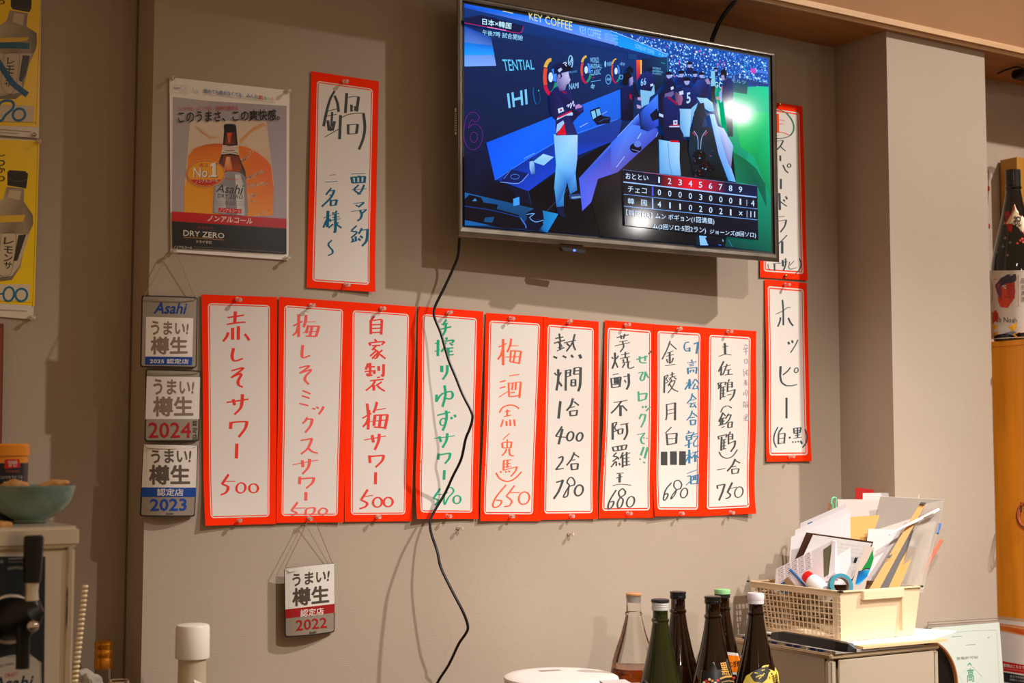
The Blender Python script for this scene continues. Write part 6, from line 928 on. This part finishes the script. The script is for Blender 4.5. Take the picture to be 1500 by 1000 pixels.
fl = tag(MB().slab([CA(*p) for p in ((1460, 903), (1501.5, 910.7), (1501.5, 1045), (1464, 1045))], .0006, (232, 220, 208)).build('notice_sheet', M_GLOSS), 'notice with orange and red bands stuck to the cabinet side', 'notice'); m = MB(); hq = .0004
m.poly(CP_, pts(v, '1020,110 1385,149 1385,190 1030,150'), (206, 170, 130), hq); m.poly(CP_, pts(v, '1030,205 1385,253 1385,363 1040,290'), [(226, 120, 50), (226, 120, 50), (206, 70, 30), (226, 130, 60)], hq); ribbon(m, CA, pts(v, '1040,225 1364,275'), 2.4, (232, 170, 120), hq+.0003); ribbon(m, CA, pts(v, '1050,295 1364,365'), 1.5, (232, 150, 80), hq+.0003)
m.poly(CP_, pts(v, '1076,708 1385,764 1385,884 1090,838'), (196, 36, 40), hq); text(m, CA, '客様はこちらで', [v(*p) for p in ((1085, 738), (1372, 775), (1372, 820), (1088, 785))], (236, 224, 216), hq+.0003, .02); ribbon(m, CA, pts(v, '1090,805 1364,845'), 1.2, (216, 110, 104), hq+.0003); m.poly(CP_, pts(v, '1090,855 1385,907 1385,1040 1100,985'), (44, 48, 54), hq); text(m, CA, '全スマホ対応', [v(*p) for p in ((1175, 890), (1375, 918), (1375, 950), (1175, 925))], (206, 200, 190), hq+.0003, .01); text(m, CA, '機種もご利用', [v(*p) for p in ((1175, 938), (1375, 968), (1375, 992), (1175, 965))], (190, 184, 176), hq+.0003, .005); m.build('print', M_GLOSS, fl)
m = MB()
for i, (c, r_) in enumerate((((226, 90, 60), 14), ((30, 150, 110), 12.5), ((236, 150, 30), 13.2), ((60, 60, 66), 15), ((230, 120, 130), 11.6), ((240, 110, 40), 14.4))):
    P = [CA(x, y, .003+.0022*i) for x, y in ring(1503+i*.4, 755-i*.5, r_, 20-i*.3, 40)]; m.tube(P, .0011, c, n=6, caps=False)
m.tube([CA(1495.5, 736, .004), CA(1495.5, 742, .016), CA(1496, 750, .02)], .0018, (30, 28, 26), n=6); tag(m.build('wire_coil', M_SATIN), 'coil of coloured wires hanging on the cabinet side', 'wire')
# big sake bottle on the cabinet
def lab_big(rev, X, Y, zt):
    m = MB(); v = V(1440, 220, 3.333); patch(m, rev.at, [v(*p) for p in ((28, 588), (235, 585), (230, 912), (40, 922))], (214, 196, 180), .0006, 16, 10); H = .0014
    q4 = lambda st, col, h=H: disc(m, rev.at, pts(v, st), col, h, 3)
    q4('58,660 85,625 120,606 160,604 163,630 150,648 110,655 70,680', (62, 50, 66)); q4('58,660 85,640 92,690 88,730 70,700', (120, 60, 90), H+.0003); q4('75,650 150,640 158,690 145,735 120,770 85,765 72,735', (206, 66, 40), H+.0002); q4('110,650 155,645 155,720 135,745 118,700', (186, 50, 34), H+.0005); ribbon(m, rev.at, pts(v, '98,665 115,668'), .7, (90, 30, 26), H+.0008); ribbon(m, rev.at, pts(v, '125,662 145,660'), .7, (90, 30, 26), H+.0008); ribbon(m, rev.at, pts(v, '105,718 130,715'), .8, (110, 30, 26), H+.0008); ribbon(m, rev.at, pts(v, '120,670 128,695 118,698'), .5, (140, 40, 30), H+.0008)
    text(m, rev.at, 'b Noah', [v(*p) for p in ((76, 812), (166, 818), (166, 842), (76, 840))], (60, 56, 50), H, .01); q4('45,845 165,840 165,912 45,915', (240, 168, 30)); q4('52,880 80,852 118,858 138,880 112,892 75,900', (214, 206, 196), H+.0004); q4('105,890 150,882 162,888 140,902', (110, 120, 140), H+.0006); ribbon(m, rev.at, pts(v, '60,905 90,898 110,908'), .8, (60, 60, 60), H+.0006); q4('42,790 62,780 75,800 72,840 45,850', (196, 50, 34))
    for x0, x1 in ((172, 178), (232, 240)): ribbon(m, rev.at, pts(v, '%d,612 %d,760' % (x0, x0)), .9, (214, 90, 60), H)
    ribbon(m, rev.at, pts(v, '172,612 240,610'), .9, (214, 90, 60), H); ribbon(m, rev.at, pts(v, '172,760 240,756'), .9, (214, 90, 60), H); [text(m, rev.at, t, [v(*p) for p in ((185, y), (205, y), (205, y+24), (185, y+25))], (80, 70, 60), H, 0) for t, y in (('品', 625), ('名', 655), ('清', 685), ('酒', 715))]
    ribbon(m, rev.at, pts(v, '40,640 45,700 42,740'), .8, (214, 80, 60), H); ribbon(m, rev.at, pts(v, '50,630 68,628'), .8, (206, 60, 50), H)
    k1 = m.build('label', M_SATIN); m = MB(); q4 = lambda st, col, h: disc(m, rev.at, pts(v, st), col, h, 3)
    q4('105,300 125,295 145,360 140,400 120,395', (170, 24, 22), .0008); q4('153,262 215,330 205,420 98,362', (206, 130, 40), .0010); q4('155,272 212,335 200,408 104,360', (206, 40, 26), .0016); q4('157,282 208,338 195,402 112,358', (226, 200, 160), .0022); text(m, rev.at, '祝', [v(*p) for p in ((148, 318), (188, 322), (186, 372), (148, 366))], (50, 44, 40), .0028, .02)
    for x, y, c, r_ in ((108, 428, (150, 120, 90), 11), (97, 470, (110, 140, 110), 12), (132, 450, (90, 130, 120), 9), (120, 512, (160, 120, 84), 10), (70, 498, (80, 100, 80), 7)): q4('%d,%d %d,%d %d,%d %d,%d %d,%d %d,%d %d,%d %d,%d' % (x, y-r_, x+3, y-3, x+r_, y, x+3, y+3, x, y+r_, x-3, y+3, x-r_, y, x-3, y-3), c, .0008)
    for x, y in ((168, 454), (182, 440), (192, 432), (196, 448), (205, 440)): q4(' '.join('%f,%f' % p for p in ring(x, y, 6, 6, 8)[:-1]), (206, 40, 26), .0024)
    return [k1, m.build('celebration_sticker', M_SATIN)]
ev = bottle(1483.5, 249.5, 'big dark sake bottle with an orange face label standing on the cabinet', M_DARKG, 'foil', s=1.205, base=ZCB, extra=lab_big)
gx = on(1491.5, 400, .06)[0]; zg = on(1492, 231, .06)[2]
e = empty('gift_box', (gx+.05, -.035, ZCB), 'tall mustard gift box with gold ribbon beside the big sake bottle', 'box'); adopt(e, MB().box((gx, -.065, ZCB), (gx+.11, -.006, zg), (186, 128, 40)).build('carton', M_SATIN), MB().box((gx-.0015, -.067, ZCB+.22), (gx+.02, -.064, ZCB+.28), (220, 170, 60)).build('ribbon', M_BRASS))
m = MB(); rq = random.Random(8); P = smooth([tuple(on(x, y, .012)) for x, y in ((1446, 345), (1447, 300), (1448, 262), (1449, 246))], 4); m.tube(P, .001, (110, 60, 40), n=6)
for i in range(10): a0 = on(1446+i*1.2, 243+abs(i-4)*.4, .012); m.tube([a0, on(1446.6+i*1.3, 252+rq.uniform(-1, 3)+i*.3, .014)], .0007, (120, 84, 60), n=5)
for x, y in ((1447.5, 276), (1448, 331)): m.ball(on(x, y, .015), .006, (150, 30, 24), n=8, sq=(1, .6, 1.4))
tag(m.build('dried_ornament', M_PAPER), 'thin dried red ornament on the wall behind the big sake bottle', 'ornament')
SB = [(1462, 107.5), (1472, 103), (1484, 99), (1492, 98), (1500, 101), (1512, 107)]
m = MB().tube(smooth([tuple(onz(x, y, ZS-.008)) for x, y in SB], 3), .0028, (30, 24, 20), n=8); b0 = onz(1493, 108.5, ZS-.012); m.box((b0[0]-.012, b0[1]-.02, ZS-.024), (b0[0]+.06, b0[1]+.02, ZS-.0005), (26, 22, 20), bev=.004); tag(m.build('ceiling_hook', M_BLACK), 'black metal hook fixed under the wooden soffit beyond the pillar', 'hook')
